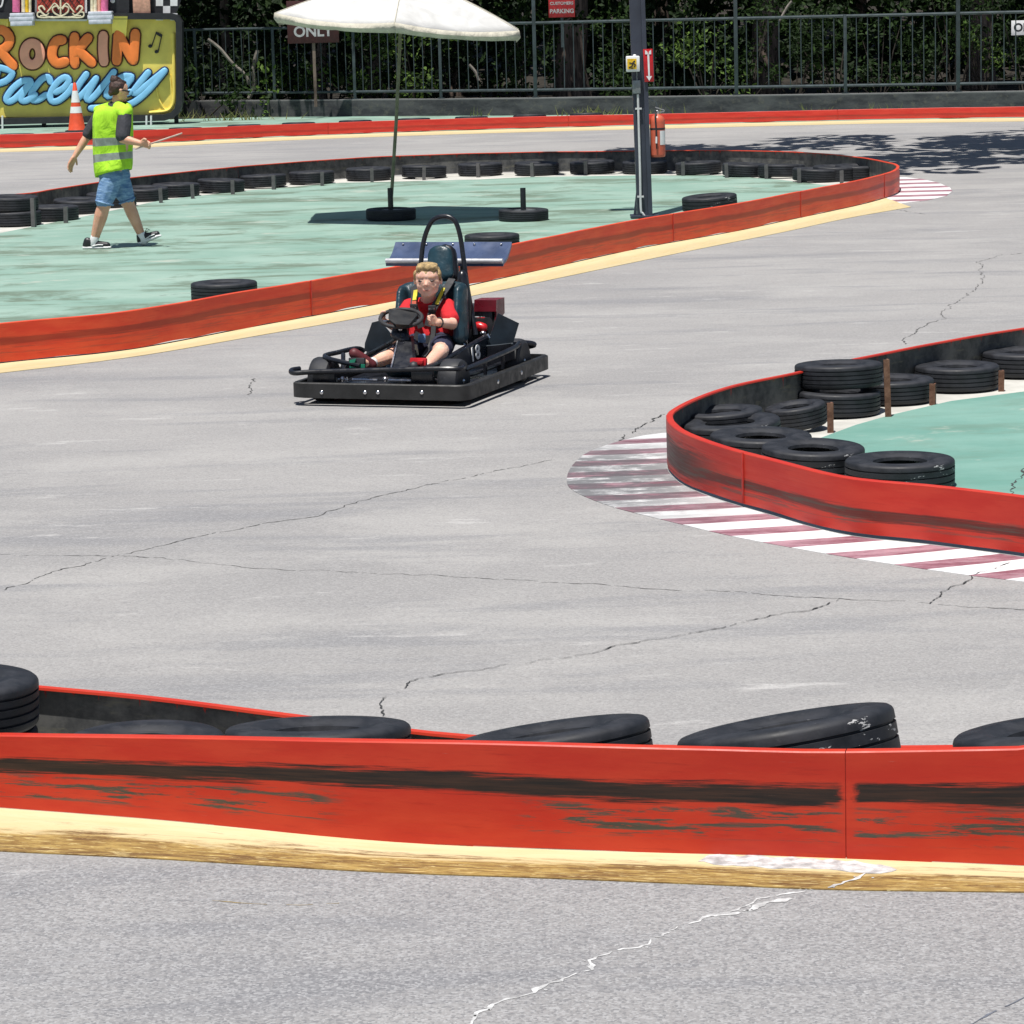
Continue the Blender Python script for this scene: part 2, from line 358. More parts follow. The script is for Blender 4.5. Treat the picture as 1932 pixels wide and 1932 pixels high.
_ub = bmesh.new(); bmesh.ops.create_icosphere(_ub, subdivisions=2, radius=1); UNIT = [v.co.copy() for v in _ub.verts]; _ub.free()
class MB:
    def __init__(s): s.bm = bmesh.new()
    def box(s, c, size, rot=None, bevel=0.0):
        r = bmesh.ops.create_cube(s.bm, size=1)
        vs = r['verts']
        for v in vs: v.co = Vector((v.co.x * size[0], v.co.y * size[1], v.co.z * size[2]))
        if bevel:
            es = list({e for v in vs for e in v.link_edges})
            rr = bmesh.ops.bevel(s.bm, geom=es, offset=bevel, segments=2, affect='EDGES', profile=0.5)
            vs = list({v for f in rr['faces'] for v in f.verts} | {v for v in vs if v.is_valid})
        mt = (rot if rot is not None else Matrix.Identity(3))
        for v in vs: v.co = mt @ v.co + Vector(c)
        return s
    def hull(s, balls, seg=12):
        """convex envelope of balls / ellipsoids: a tapered limb, a torso, a skull"""
        vs = []
        for b in balls:
            c, r = Vector(b[0]), b[1]
            rr = r if isinstance(r, (tuple, list)) else (r, r, r)
            rot = b[2] if len(b) > 2 else None
            for u in UNIT:
                q = Vector((u.x * rr[0], u.y * rr[1], u.z * rr[2]))
                if rot is not None: q = rot @ q
                vs.append(s.bm.verts.new(q + c))
        bmesh.ops.convex_hull(s.bm, input=vs, use_existing_faces=False)
        dead = [v for v in vs if v.is_valid and not v.link_faces]
        if dead: bmesh.ops.delete(s.bm, geom=dead, context='VERTS')
        return s
    def tube(s, pts, r, seg=10, flat=None, cap=True, closed=False):
        pts = [Vector(p) for p in pts]; n = len(pts)
        rs = r if isinstance(r, (list, tuple)) else [r] * n
        rings = []; up = None
        for i, p in enumerate(pts):
            if closed: d = (pts[(i + 1) % n] - pts[i - 1]).normalized()
            else: d = (pts[min(i + 1, n - 1)] - pts[max(i - 1, 0)]).normalized()
            if flat is not None: up = Vector(flat)
            elif up is None: up = Vector((0, 0, 1)) if abs(d.z) < 0.9 else Vector((1, 0, 0))
            a = d.cross(up)
            if a.length < 1e-5: a = d.orthogonal()
            a.normalize(); b = a.cross(d).normalized(); up = b if flat is None else up
            ring = [s.bm.verts.new(p + (a * math.cos(2 * math.pi * k / seg) + b * math.sin(2 * math.pi * k / seg)) * rs[i]) for k in range(seg)]
            rings.append(ring)
        rng = range(n) if closed else range(n - 1)
        for i in rng:
            A, B = rings[i], rings[(i + 1) % n]
            for k in range(seg): s.bm.faces.new((A[k], A[(k + 1) % seg], B[(k + 1) % seg], B[k]))
        if cap and not closed:
            s.bm.faces.new(rings[0][::-1]); s.bm.faces.new(rings[-1])
        return s
    def stroke(s, pts, r, depth, N_, seg=10):
        """puffy letter stroke: flattened tube with round ends lying in the plane normal to N_"""
        pts = smooth_pts([Vector(p) for p in pts], 3); N_ = Vector(N_).normalized()
        d0 = (pts[0] - pts[1]).normalized(); d1 = (pts[-1] - pts[-2]).normalized()
        P = [pts[0] + d0 * r * 0.95, pts[0] + d0 * r * 0.7] + pts + [pts[-1] + d1 * r * 0.7, pts[-1] + d1 * r * 0.95]
        Rr = [r * 0.3, r * 0.72] + [r] * len(pts) + [r * 0.72, r * 0.3]
        rings = []
        for i, p in enumerate(P):
            d = (P[min(i + 1, len(P) - 1)] - P[max(i - 1, 0)]).normalized(); a = d.cross(N_).normalized()
            ring = []
            for k in range(seg):
                t = 2 * math.pi * k / seg; c_, s_ = math.cos(t), math.sin(t)
                c_ = math.copysign(abs(c_) ** 0.7, c_); s_ = math.copysign(abs(s_) ** 0.4, s_)
                ring.append(s.bm.verts.new(p + a * c_ * Rr[i] + N_ * s_ * depth))
            rings.append(ring)
        for A, B in zip(rings, rings[1:]):
            for k in range(seg): s.bm.faces.new((A[k], A[(k + 1) % seg], B[(k + 1) % seg], B[k]))
        s.bm.faces.new(rings[0][::-1]); s.bm.faces.new(rings[-1])
        return s
    def plate(s, poly, th):
        """polygon (3D points, planar) thickened by vector th"""
        th = Vector(th); a = [s.bm.verts.new(Vector(p)) for p in poly]; b = [s.bm.verts.new(Vector(p) + th) for p in poly]
        n = len(a); s.bm.faces.new(a); s.bm.faces.new(b[::-1])
        for i in range(n): s.bm.faces.new((a[i], b[i], b[(i + 1) % n], a[(i + 1) % n]))
        return s
    def lathe(s, prof, seg=32, mat=None, closed=False):
        rings = []
        for r, z in prof:
            rings.append([s.bm.verts.new((r * math.cos(2 * math.pi * k / seg), r * math.sin(2 * math.pi * k / seg), z)) for k in range(seg)])
        for i in range(len(rings) if closed else len(rings) - 1):
            A, B = rings[i], rings[(i + 1) % len(rings)]
            for k in range(seg): s.bm.faces.new((A[k], A[(k + 1) % seg], B[(k + 1) % seg], B[k]))
        if not closed:
            s.bm.faces.new(rings[0][::-1]); s.bm.faces.new(rings[-1])
        if mat is not None:
            for rg in rings:
                for v in rg: v.co = mat @ v.co
        return s
    def build(s, name, mats, parent=None, smooth=0.6):
        bmesh.ops.recalc_face_normals(s.bm, faces=s.bm.faces)
        me = bpy.data.meshes.new(name); s.bm.to_mesh(me); s.bm.free(); finish(me, mats, smooth)
        return link(name, me, parent)
    def remesh(s, name, mats, parent=None, voxel=0.006, sm=4, fac=0.5):
        bmesh.ops.recalc_face_normals(s.bm, faces=s.bm.faces)
        me = bpy.data.meshes.new(name); s.bm.to_mesh(me); s.bm.free()
        o = link(name, me)
        r = o.modifiers.new('r', 'REMESH'); r.mode = 'VOXEL'; r.voxel_size = voxel; r.use_smooth_shade = True
        if sm:
            q = o.modifiers.new('s', 'SMOOTH'); q.iterations = sm; q.factor = fac
        bpy.context.view_layer.update()
        dg = bpy.context.evaluated_depsgraph_get()
        nm = bpy.data.meshes.new_from_object(o.evaluated_get(dg)); o.modifiers.clear(); o.data = nm; nm.name = name
        bpy.data.meshes.remove(me); nm.materials.clear(); finish(nm, mats, 0)
        nm.polygons.foreach_set('use_smooth', [True] * len(nm.polygons))
        if parent: o.parent = parent
        return o

def cr(p0, p1, p2, p3, t):
    return 0.5 * ((2 * p1) + (p2 - p0) * t + (2 * p0 - 5 * p1 + 4 * p2 - p3) * t * t + (3 * p1 - p0 - 3 * p2 + p3) * t ** 3)
def smooth_pts(pts, k=4, closed=False):
    pts = [Vector(p) for p in pts]; n = len(pts)
    if n < 3 and not closed:
        return [pts[0].lerp(pts[-1], i / k) for i in range(k + 1)]
    out = []
    for i in range(n if closed else n - 1):
        g = (lambda j: pts[j % n]) if closed else (lambda j: pts[max(0, min(n - 1, j))])
        for j in range(k): out.append(cr(g(i - 1), g(i), g(i + 1), g(i + 2), j / k))
    if not closed: out.append(pts[-1])
    return out
def resample(pts, step):
    out = [pts[0]]; acc = 0
    for a, b in zip(pts, pts[1:]):
        L = (b - a).length
        if L < 1e-9: continue
        t = step - acc
        while t <= L: out.append(a.lerp(b, t / L)); t += step
        acc = (acc + L) % step
    out.append(pts[-1]); return out

def extend(P, a, c):
    """carry a measured line straight on, a metres before its start and c metres past its end"""
    P = list(P); d0 = P[0] - P[1]; d1 = P[-1] - P[-2]; d0.z = d1.z = 0
    if a: P.insert(0, P[0] + d0.normalized() * a)
    if c: P.append(P[-1] + d1.normalized() * c)
    return P
def run(P): return sum((Vector((q.x, q.y)) - Vector((p.x, p.y))).length for p, q in zip(P, P[1:]))
def sheet(name, pts, z, m_, kind='structure', sm=True):
    bm = bmesh.new(); vs = [bm.verts.new((p[0], p[1], z)) for p in pts]
    f = bm.faces.new(vs); bmesh.ops.triangulate(bm, faces=[f])
    for f in bm.faces:
        if f.normal.z < 0: f.normal_flip()
    lo = [bm.verts.new((p[0], p[1], 0.0003)) for p in pts]; n_ = len(vs)
    for i in range(n_):
        try: bm.faces.new((vs[i], lo[i], lo[(i + 1) % n_], vs[(i + 1) % n_]))
        except ValueError: pass
    me = bpy.data.meshes.new(name); bm.to_mesh(me); bm.free(); me.materials.append(m_)
    o = link(name, me)
    if kind: o['kind'] = kind
    return o
def strip(name, A, B, z, m_):
    """band between two lines with uv (metres along, 0..1 across)"""
    k = 80
    def samp(P):
        P = smooth_pts([Vector((p[0], p[1], 0)) for p in P], 8); Ls = [0]
        for a, b in zip(P, P[1:]): Ls.append(Ls[-1] + (b - a).length)
        out = []; j = 0
        for i in range(k + 1):
            t = Ls[-1] * i / k
            while j < len(P) - 2 and Ls[j + 1] < t: j += 1
            out.append(P[j].lerp(P[j + 1], (t - Ls[j]) / max(1e-9, Ls[j + 1] - Ls[j])))
        return out, Ls[-1]
    a, L = samp(A); b, _ = samp(B)
    V = []; F = []; UV = []
    for i in range(k + 1): V += [(a[i].x, a[i].y, z), (b[i].x, b[i].y, z)]
    for i in range(k):
        F.append((2 * i, 2 * i + 1, 2 * i + 3, 2 * i + 2))
        UV += [(L * i / k, 0), (L * i / k, 1), (L * (i + 1) / k, 1), (L * (i + 1) / k, 0)]
    me = bpy.data.meshes.new(name); me.from_pydata(V, [], F); me.materials.append(m_); me.update()
    if me.polygons[0].normal.z < 0: me.flip_normals()
    ul = me.uv_layers.new(name='uv')
    for lp in me.loops: ul.data[lp.index].uv = (L * (lp.vertex_index // 2) / k, lp.vertex_index % 2)
    bm = bmesh.new(); bm.from_mesh(me); bm.verts.ensure_lookup_table(); uvl = bm.loops.layers.uv.active
    lo = [bm.verts.new((b[i].x, b[i].y, 0.0003)) for i in range(k + 1)]; bm.verts.ensure_lookup_table()
    for i in range(k):
        f = bm.faces.new((bm.verts[2 * i + 1], lo[i], lo[i + 1], bm.verts[2 * i + 3]))
        for lp, t in zip(f.loops, (i, i, i + 1, i + 1)): lp[uvl].uv = (L * t / k, 1.0)
    bm.to_mesh(me); bm.free()
    o = link(name, me); o['kind'] = 'structure'; return o

def barrier(name, label, pts, side, mats, seams=(), z0=0.03, group=None, u0=0.0, weld=True):
    """pts: (x, y, h). side=+1: painted face on the left of the path direction. seams: fractions of length. Panels are parts."""
    P = resample(smooth_pts([Vector(p) for p in pts], 8), 0.12)
    n = len(P); root = empty(name, (P[n // 2].x, P[n // 2].y, 0), label, 'barrier', group)
    cuts = [0] + sorted(int(s_ * (n - 1)) for s_ in seams) + [n - 1]
    L = [u0]
    for a, b in zip(P, P[1:]): L.append(L[-1] + (Vector((b.x - a.x, b.y - a.y)).length))
    off = Vector((root.location.x, root.location.y, 0))
    def nrm(i):
        d = P[min(i + 1, n - 1)] - P[max(i - 1, 0)]; return Vector((-d.y, d.x, 0)).normalized() * side
    for ci in range(len(cuts) - 1):
        i0, i1 = cuts[ci], cuts[ci + 1]
        V = []; F = []; UV = []; MI = []
        rows = 7
        for i in range(i0, i1 + 1):
            p = P[i]; nn = nrm(i); h = p.z + 0.004 * mnoise.noise(Vector((L[i] * 1.3, 5, ci)))
            zb = z0 + (0.018 if 0.01 < z0 < 0.015 else 0.008) * mnoise.noise(Vector((L[i] * 2.1, 9, 1)))
            base = Vector((p.x, p.y, 0)) - off
            if i == i0 and ci > 0:   # small gap at the joint
                base = base + (P[i + 1] - P[i]) * 0.03 * Vector((1, 1, 0)).length * 0.5
                base.z = 0
            prof = []
            for r_ in range(rows):
                t = r_ / (rows - 1); z = zb + (h - 0.004 - zb) * t
                prof.append((0.006 * mnoise.noise(Vector((L[i] * 1.1, z * 4, 3))) * math.sin(math.pi * t), z, t))
            prof += [(-0.004, h, 1.0), (-0.034, h, 1.0), (-0.036, h - 0.008, 1.0), (-0.012, h - 0.01, 1.0), (-0.012, zb, 0.0)]
            for o_, z, t in prof:
                q = base + nn * o_; V.append((q.x, q.y, z)); UV.append((L[i], t))
        k = rows + 5
        for i in range(i1 - i0):
            for j in range(k):
                a = i * k + j; b = i * k + (j + 1) % k
                F.append((a, b, b + k, a + k)); MI.append(0 if j < rows + 2 else 1)
        F.append(tuple(range(k))); MI.append(0); F.append(tuple(range((i1 - i0) * k, (i1 - i0 + 1) * k))[::-1]); MI.append(0)
        me = bpy.data.meshes.new('panel'); me.from_pydata(V, [], F); ul = me.uv_layers.new(name='uv')
        for lp in me.loops: ul.data[lp.index].uv = UV[lp.vertex_index]
        bm = bmesh.new(); bm.from_mesh(me); bmesh.ops.recalc_face_normals(bm, faces=bm.faces); bm.to_mesh(me); bm.free()
        finish(me, mats, 0.5); me.polygons.foreach_set('material_index', MI)
        link('panel', me, root)
    for c in ([] if weld else cuts[1:-1]):
        nn = nrm(c); p = Vector((P[c].x, P[c].y, 0)) - off; d = Vector((nn.y, -nn.x, 0)); b = MB()
        b.box(p + nn * -0.008 + Vector((0, 0, (P[c].z + z0) / 2)), (0.04, 0.006, P[c].z - z0 - 0.01), Matrix((d, nn, Vector((0, 0, 1)))).transposed()); b.build('joint_strip', M['seam'], root)
    for c in (cuts[1:-1] if weld else []):
        nn = nrm(c); p = Vector((P[c].x, P[c].y, 0)) - off; d = Vector((nn.y, -nn.x, 0))
        b = MB(); h = P[c].z
        rot = Matrix((d, nn, Vector((0, 0, 1)))).transposed()
        b.box(p + nn * 0.003 + Vector((0, 0, (h + z0) / 2 + 0.002)), (0.016, 0.006, h - z0), rot, 0.002)
        b.build('weld_seam', M['seam'], root)
    return root, P
M['seam'] = plain('red_seam_paint', (0.45, 0.024, 0.014), 0.45, 0, 0.2, 20)

ORD = ['first', 'second', 'third', 'fourth', 'fifth', 'sixth', 'seventh', 'eighth', 'ninth', 'tenth', 'eleventh', 'twelfth', 'thirteenth',
       'fourteenth', 'fifteenth', 'sixteenth', 'seventeenth', 'eighteenth', 'nineteenth', 'twentieth', 'twenty-first', 'twenty-second', 'twenty-third', 'twenty-fourth']

# ------------------------------------------------------------------ ground and painted surfaces
def ground():
    bm = bmesh.new(); r = 160
    vs = [bm.verts.new(q) for q in ((-r, -30, 0), (r, -30, 0), (r, 220, 0), (-r, 220, 0))]; bm.faces.new(vs)
    me = bpy.data.meshes.new('ground'); bm.to_mesh(me); bm.free(); me.materials.append(M['asphalt'])
    o = link('ground', me); o['kind'] = 'structure'
ground()
H = 0.28
# the long infield's rail: front run, tip, back run, all measured on its top edge
mid_top = [(-260, 640), (0, 610), (240, 587), (486, 546), (782, 497), (997, 455), (1200, 415), (1380, 386), (1470, 369), (1565, 351), (1630, 338), (1673, 327), (1691, 321), (1697, 314),
           (1691, 309), (1673, 305), (1638, 298), (1565, 290), (1470, 285), (1333, 283), (1217, 284), (997, 286.5), (738, 294), (486, 310.5), (241, 335), (186, 343), (100, 356), (38, 365), (-120, 374), (-400, 380)]
mid = [G(u, v, H) for u, v in mid_top]
mid = [Vector((p.x, p.y, H)) for p in mid]
midr, midP = barrier('steel_barrier', 'long faded red steel rail looping round the pale green infield behind the kart', extend(mid, 0, 9), -1, [M['red_mid'], M['back']], [f * run(mid) / (run(mid) + 9) for f in (0.115, 0.29, 0.37, 0.445, 0.53, 0.66, 0.8)], 0.012)
sheet('infield_concrete', midP, 0.004, M['concrete'])
te = [(-400, 470), (0, 441), (126, 416), (176, 406), (309, 378), (460, 361), (645, 346), (900, 340), (997, 335), (1200, 332), (1364, 332), (1470, 340), (1554, 350), (1600, 352)]
tealpts = [G(u, v) for u, v in te]
front = [p for p in midP[:int(len(midP) * 0.50)]]
fr = [q for q in midP if True]
# follow the front run a hand's width inside it
fp = [G(u, v, H) + Vector((-0.05, 0.06, 0)) for u, v in mid_top[:9]]
sheet('painted_infield', tealpts + [Vector((p.x, p.y, 0)) for p in fp[::-1]], 0.008, M['teal'])
ml = [(-260, 705), (0, 704.5), (250, 674), (486, 634), (735, 590), (997, 537), (1131, 509), (1300, 474), (1470, 440), (1600, 412), (1719, 391)]
ml[0] = (-260, 735)
mb = [Vector((p.x, p.y, 0)) for p in mid[:13]]
strip('yellow_line', [Vector((p.x, p.y, 0)) + Vector((-0.02, 0.02, 0)) for p in mid[:12]], [G(u, v) for u, v in ml], 0.004, M['yellow_mid'])
# far tip kerb
kt = [G(u, v) for u, v in [(1690, 333), (1740, 338), (1770, 345), (1792, 354), (1797, 361), (1785, 370), (1750, 378), (1700, 384), (1640, 390), (1610, 395)]]
ki = [Vector((p.x, p.y, 0)) for p in mid[10:15]]
sheet('striped_kerb', kt + [Vector((mid[9].x, mid[9].y, 0))] + ki, 0.003, kerb_mat('kerb_far_stripes', 0.72, 0.0, (0, 0)))

# right island
isl_top = [(2300, 990), (2100, 962), (1932, 937), (1760, 917), (1586, 899), (1437, 863), (1344, 838), (1288, 817), (1264, 799), (1257, 786), (1263, 774), (1307, 752), (1381, 726), (1493, 703), (1586, 681), (1772, 644), (1932, 617), (2200, 575)]
HI = 0.265
isl = [G(u, v, HI) for u, v in isl_top]; isl = [Vector((p.x, p.y, HI)) for p in isl]
_L = sum((isl[i + 1] - isl[i]).length for i in range(9))
M['red_isle'] = red_mat('red_paint_island', 0.8, 0.36, 0.7, (0.46, 0.024, 0.015), 0.8, (_L - 0.25, 1.1))
islr, islP = barrier('steel_barrier', 'red steel rail curling round the right-hand island of tyres', isl, 1, [M['red_isle'], M['back']], (0.285,), 0.02)
sheet('island_concrete', islP, 0.004, M['concrete'])
it = [(1545, 830), (1615, 804), (1682, 785), (1794, 759), (1932, 741), (2300, 700), (2300, 1100), (1932, 1030), (1750, 985), (1640, 950), (1560, 905), (1520, 860)]
ip = [G(u, v) for u, v in it]
sheet('painted_island', ip, 0.008, M['teal2'])
ko = [(1258, 817), (1200, 825), (1120, 849), (1085, 873), (1070, 900), (1080, 925), (1150, 955), (1250, 981), (1400, 1016), (1600, 1052), (1800, 1082), (1932, 1098), (2300, 1140)]
kp = smooth_pts([G(u, v) for u, v in ko], 6)
ki = [Vector((p.x, p.y, 0)) for p in smooth_pts(isl[:11], 4)]
sheet('striped_kerb', kp + ki, 0.0025, kerb_mat('kerb_near_stripes', 0.37, 0.1, (G(1095, 905).x, 0.13), tuple(G(1095, 905))[:2]))

# near rail
nb = [(-200, 1510), (0, 1527), (300, 1550), (700, 1588), (1000, 1604), (1330, 1614), (1580, 1622), (1932, 1637), (2150, 1650)]
nt = [1385, 1387, 1391, 1398, 1404.5, 1413, 1420, 1412, 1404]
nearp = []
for (u, v), t in zip(nb, nt):
    p = G(u, v); nearp.append(Vector((p.x, p.y, hgt(p, t))))
near_ext = extend(nearp, 1.4, 2.0); _sf = (0.789 * run(nearp) + 1.4) / (run(nearp) + 3.4)
M['red_near'] = red_mat('red_paint_scuffed', 1.0, 0.61, 1.0, (0.47, 0.026, 0.012), 1.0, None, [(1.2, 0.95), (3.3, 1.0)], -1.0 + _sf * run(near_ext) + 0.003)
nr, nearP = barrier('steel_barrier', 'nearest red steel rail with a black tyre-rub stripe across the foreground', near_ext, -1, [M['red_near'], M['back']], (_sf,), 0.004, u0=-1.0, weld=False)
yl = [(-200, 1595), (0, 1607), (300, 1622), (700, 1646), (1000, 1657), (1330, 1670), (1580, 1680), (1932, 1685), (2150, 1690)]
strip('yellow_line', [Vector((p.x, p.y, 0)) + Vector((0, 0.015, 0)) for p in near_ext], extend([G(u, v) for u, v in yl], 1.4, 2.0), 0.004, M['yellow'])
# its back rail, seen from the unpainted side
bt = [(-250, 1262), (78, 1292), (320, 1316), (620, 1354), (860, 1384), (1250, 1404), (1720, 1405), (2150, 1398)]
bh = [0.26, 0.235, 0.2, 0.18, 0.175, 0.12, 0.1, 0.1]
bk = [G(u, v, h_) for (u, v), h_ in zip(bt, bh)]; bk = [Vector((p.x, p.y, h_)) for p, h_ in zip(bk, bh)]
br, bkP = barrier('steel_barrier', 'low rail with grey unpainted side and red top edge behind the nearest tyres', extend(bk, 1.4, 1.8), 1, [M['red_near'], M['back']], (), 0.02)
sheet('near_island_concrete', [Vector((p.x, p.y, 0)) for p in nearP] + [Vector((p.x, p.y, 0)) for p in bkP[::-1]], 0.006, M['concrete'])

# far rail, wall, far strip
fb = [(-250, 289), (0, 281), (161, 276), (251, 273), (486, 261), (740, 251), (997, 243), (1230, 237), (1470, 231), (1700, 226), (1932, 222.6), (2200, 218)]
farp = [G(u, v) for u, v in fb]
fh = [0.245, 0.24, 0.24, 0.24, 0.225, 0.22, 0.215, 0.205, 0.2, 0.2, 0.2, 0.2]
farp = [Vector((p.x, p.y, h)) for p, h in zip(farp, fh)]
farp = extend(farp, 12, 8)
fr_, farP = barrier('steel_barrier', 'farthest red steel rail running below the dark wall and fence', farp, -1, [M['red_far'], M['back']], (0.08, 0.25, 0.37, 0.47, 0.57, 0.68, 0.82), 0.02)
yf = extend([G(u, v + 6.5) for u, v in fb], 12, 8)
strip('yellow_line', [Vector((p.x, p.y, 0)) for p in farp], yf, 0.004, M['yellow_mid'])
wb = [(-250, 228), (300, 222), (486, 221), (740, 219.5), (997, 218), (1230, 215.5), (1470, 213), (1700, 210), (1932, 207), (2200, 203)]
wallp = extend([G(u, v) for u, v in wb], 12, 8)
sheet('painted_verge', [Vector((p.x, p.y, 0)) for p in farP] + [Vector((p.x, p.y + 0.1, 0)) for p in smooth_pts(wallp, 3)[::-1]], 0.004, M['teal'])

def swept(name, P, z0, z1, y0, y1, m_, parent=None):
    V = []; F = []; UV = []; L = 0
    for i, p in enumerate(P):
        if i: L += (P[i] - P[i - 1]).length
        a = 0.01 * mnoise.noise(Vector((L * 0.6, 2, 2)))
        V += [(p.x, p.y + y0, z0), (p.x, p.y + y0, z1 + a), (p.x, p.y + y1, z1 + a), (p.x, p.y + y1, z0)]
    for i in range(len(P) - 1):
        for j in range(4): F.append((i * 4 + j, i * 4 + (j + 1) % 4, (i + 1) * 4 + (j + 1) % 4, (i + 1) * 4 + j))
    F += [(0, 1, 2, 3), tuple(range(len(P) * 4 - 4, len(P) * 4))[::-1]]
    me = bpy.data.meshes.new(name); me.from_pydata(V, [], F)
    bm = bmesh.new(); bm.from_mesh(me); bmesh.ops.recalc_face_normals(bm, faces=bm.faces); bm.to_mesh(me); bm.free()
    me.materials.append(m_); return link(name, me, parent)
WH = 0.345
WP = resample(smooth_pts([Vector((p.x, p.y, 0)) for p in wallp], 6), 0.5)
tag(swept('low_wall', WP, 0, WH, 0, 0.3, M['wall']), 'low dark stained concrete wall under the green railing', 'wall')

# railing on the wall
FH = 1.49
def at_x(P, x):
    for a, b in zip(P, P[1:]):
        if a.x <= x <= b.x: return a.lerp(b, (x - a.x) / (b.x - a.x))
    return P[-1] if x > P[-1].x else P[0]
rl = empty('railing', (0, 62, 0), 'long green-grey metal railing with thin pickets along the low wall', 'fence')
post_u = [-1070, -900, -715, -530, -345, -160, 10, 178, 345, 505, 665, 832, 1010, 1190, 1374, 1565, 1758, 1953, 2140, 2330, 2520, 2710]
def wx(u): return PY(u, 190, 62).x
posts = [at_x(WP, wx(u)) for u in post_u]
inv = Vector((0, -62, 0))
for i, p in enumerate(posts):
    tall = post_u[i] in (1010, 1374, 1758)
    b = MB(); r_ = 0.036 if tall else 0.03; top = WH + (3.1 if tall else FH)
    b.box((p.x, p.y + 0.15 - 62, WH + (top - WH) / 2), (r_ * 2, r_ * 2, top - WH), None, 0.006)
    b.box((p.x, p.y + 0.15 - 62, WH + 0.006), (0.14, 0.14, 0.016)); b.build('post', M['fence'], rl)
for i in range(len(posts) - 1):
    a, c = posts[i] + Vector((0.0, 0.15 - 62, 0)), posts[i + 1] + Vector((0.0, 0.15 - 62, 0))
    for z, nm in ((WH + FH - 0.03, 'top_rail'), (WH + 0.15, 'bottom_rail')):
        b = MB(); d = (c - a).normalized()
        b.tube([a + d * 0.03 + Vector((0, 0, z)), c - d * 0.03 + Vector((0, 0, z))], 0.028, 8); b.build(nm, M['fence'], rl)
    b = MB(); k = 10
    for j in range(1, k):
        q = a.lerp(c, j / k); jx = random.uniform(-0.008, 0.008)
        b.tube([q + Vector((0, 0, WH + 0.17)), q + Vector((jx, jx * 2, WH + 0.8)), q + Vector((jx * 0.3, 0, WH + FH - 0.05))], 0.0105, 6)
    b.build('pickets', M['fence'], rl)

# ------------------------------------------------------------------ cracks and patches in the track
def crackline(b, pts, w, jit=1.0, z=0.0012, seedv=0, fill=False):
    P = resample([G(u, v) for u, v in pts], 0.018); n = len(P); pr = None; rng = random.Random(seedv)
    for i, p in enumerate(P):
        p = Vector((p.x, p.y, z)); d = (P[min(i + 1, n - 1)] - P[max(0, i - 1)]).normalized(); nn = Vector((-d.y, d.x, 0))
        o = 0.05 * jit * mnoise.noise(Vector((p.x * 3, p.y * 3, 1 + seedv))) + 0.026 * jit * mnoise.noise(Vector((p.x * 11, p.y * 11, seedv))) + 0.012 * jit * mnoise.noise(Vector((p.x * 34, p.y * 34, seedv)))
        k_ = abs(mnoise.noise(Vector((i * 0.17, seedv, 3))))
        ww = w * ((0.45 if fill else 0.4) + k_ * (1.7 if fill else 1.5)) * rng.uniform(0.5, 1.4)
        q = p + nn * o; s_ = nn * rng.uniform(-0.4, 0.4) * ww; A, B = b.bm.verts.new(q + nn * ww + s_), b.bm.verts.new(q - nn * ww + s_)
        if pr and (k_ > 0.04 or rng.random() < 0.6): b.bm.faces.new((pr[0], pr[1], B, A))
        pr = (A, B)
        if fill and rng.random() < 0.22:   # crumbs of filler beside the line
            c = q + Vector((rng.gauss(0, 0.02), rng.gauss(0, 0.03), 0)); r_ = rng.uniform(0.002, 0.006)
            b.bm.faces.new([b.bm.verts.new(c + Vector((r_ * math.cos(t), r_ * math.sin(t) * 1.2, 0))) for t in (0, 1.3, 2.5, 3.8, 5.1)])
b = MB()
CR = [([(0, 1113), (90, 1085), (200, 1055), (400, 1005), (560, 980), (690, 945), (720, 935), (860, 905), (1040, 868)], 0.0042),
      ([(0, 1045), (250, 1052), (520, 1075), (870, 1090), (1200, 1108), (1600, 1130), (1932, 1150), (2050, 1156)], 0.003),
      ([(725, 1352), (722, 1320), (770, 1290), (830, 1275), (1000, 1252), (1100, 1235), (1170, 1220), (1350, 1190), (1590, 1130)], 0.0035),
      ([(1700, 650), (1735, 620), (1775, 600), (1790, 575), (1830, 555), (1855, 530), (1848, 495), (1890, 480)], 0.0045),
      ([(1195, 818), (1220, 800), (1258, 782)], 0.006), ([(1755, 1140), (1770, 1125), (1835, 1095), (1890, 1062)], 0.005),
      ([(1905, 935), (1920, 905), (1935, 885)], 0.005), ([(470, 745), (478, 725), (470, 715)], 0.006), ([(1135, 850), (1150, 842), (1175, 820)], 0.006),
      ([(1690, 395), (1715, 400), (1745, 404)], 0.008), ([(1930, 478), (1905, 480)], 0.01), ([(300, 560), (460, 545)], 0.005)]
for i, (p, w) in enumerate(CR): crackline(b, p, w, seedv=i, z=0.0095 if i in (6, 11) else 0.0037 if i in (2, 4, 5) else 0.0012)
o = b.build('pavement_cracks', M['crack'], smooth=0); o['kind'] = 'structure'
b = MB()
crackline(b, [(840, 1945), (950, 1895), (1090, 1835), (1112, 1812), (1230, 1775), (1290, 1752), (1330, 1735), (1430, 1700), (1500, 1687), (1545, 1682)], 0.0075, 1.2, 0.0012, 31, True)
crackline(b, [(1540, 1682), (1600, 1665), (1650, 1649)], 0.008, 0.8, 0.0056, 33, True)
crackline(b, [(1340, 1732), (1400, 1722), (1440, 1706), (1490, 1694)], 0.013, 1.0, 0.0014, 32, True)
o = b.build('crack_filler', M['whitefill'], smooth=0); o['kind'] = 'structure'
pp = [(1318, 1627), (1340, 1616), (1420, 1618), (1580, 1626), (1650, 1633), (1692, 1642), (1680, 1650), (1640, 1650), (1560, 1643), (1450, 1640), (1350, 1634)]
_pp = resample([G(u, v) for u, v in pp + pp[:1]], 0.03)[:-1]
sheet('concrete_patch', [q + Vector((random.uniform(-.006, .006), random.uniform(-.012, .012), 0)) for q in _pp], 0.0055, M['whitefill'])
b = MB(); crackline(b, [(400, 1700), (450, 1704), (560, 1707), (640, 1705)], 0.0025, 0.3, 0.0012, 41)
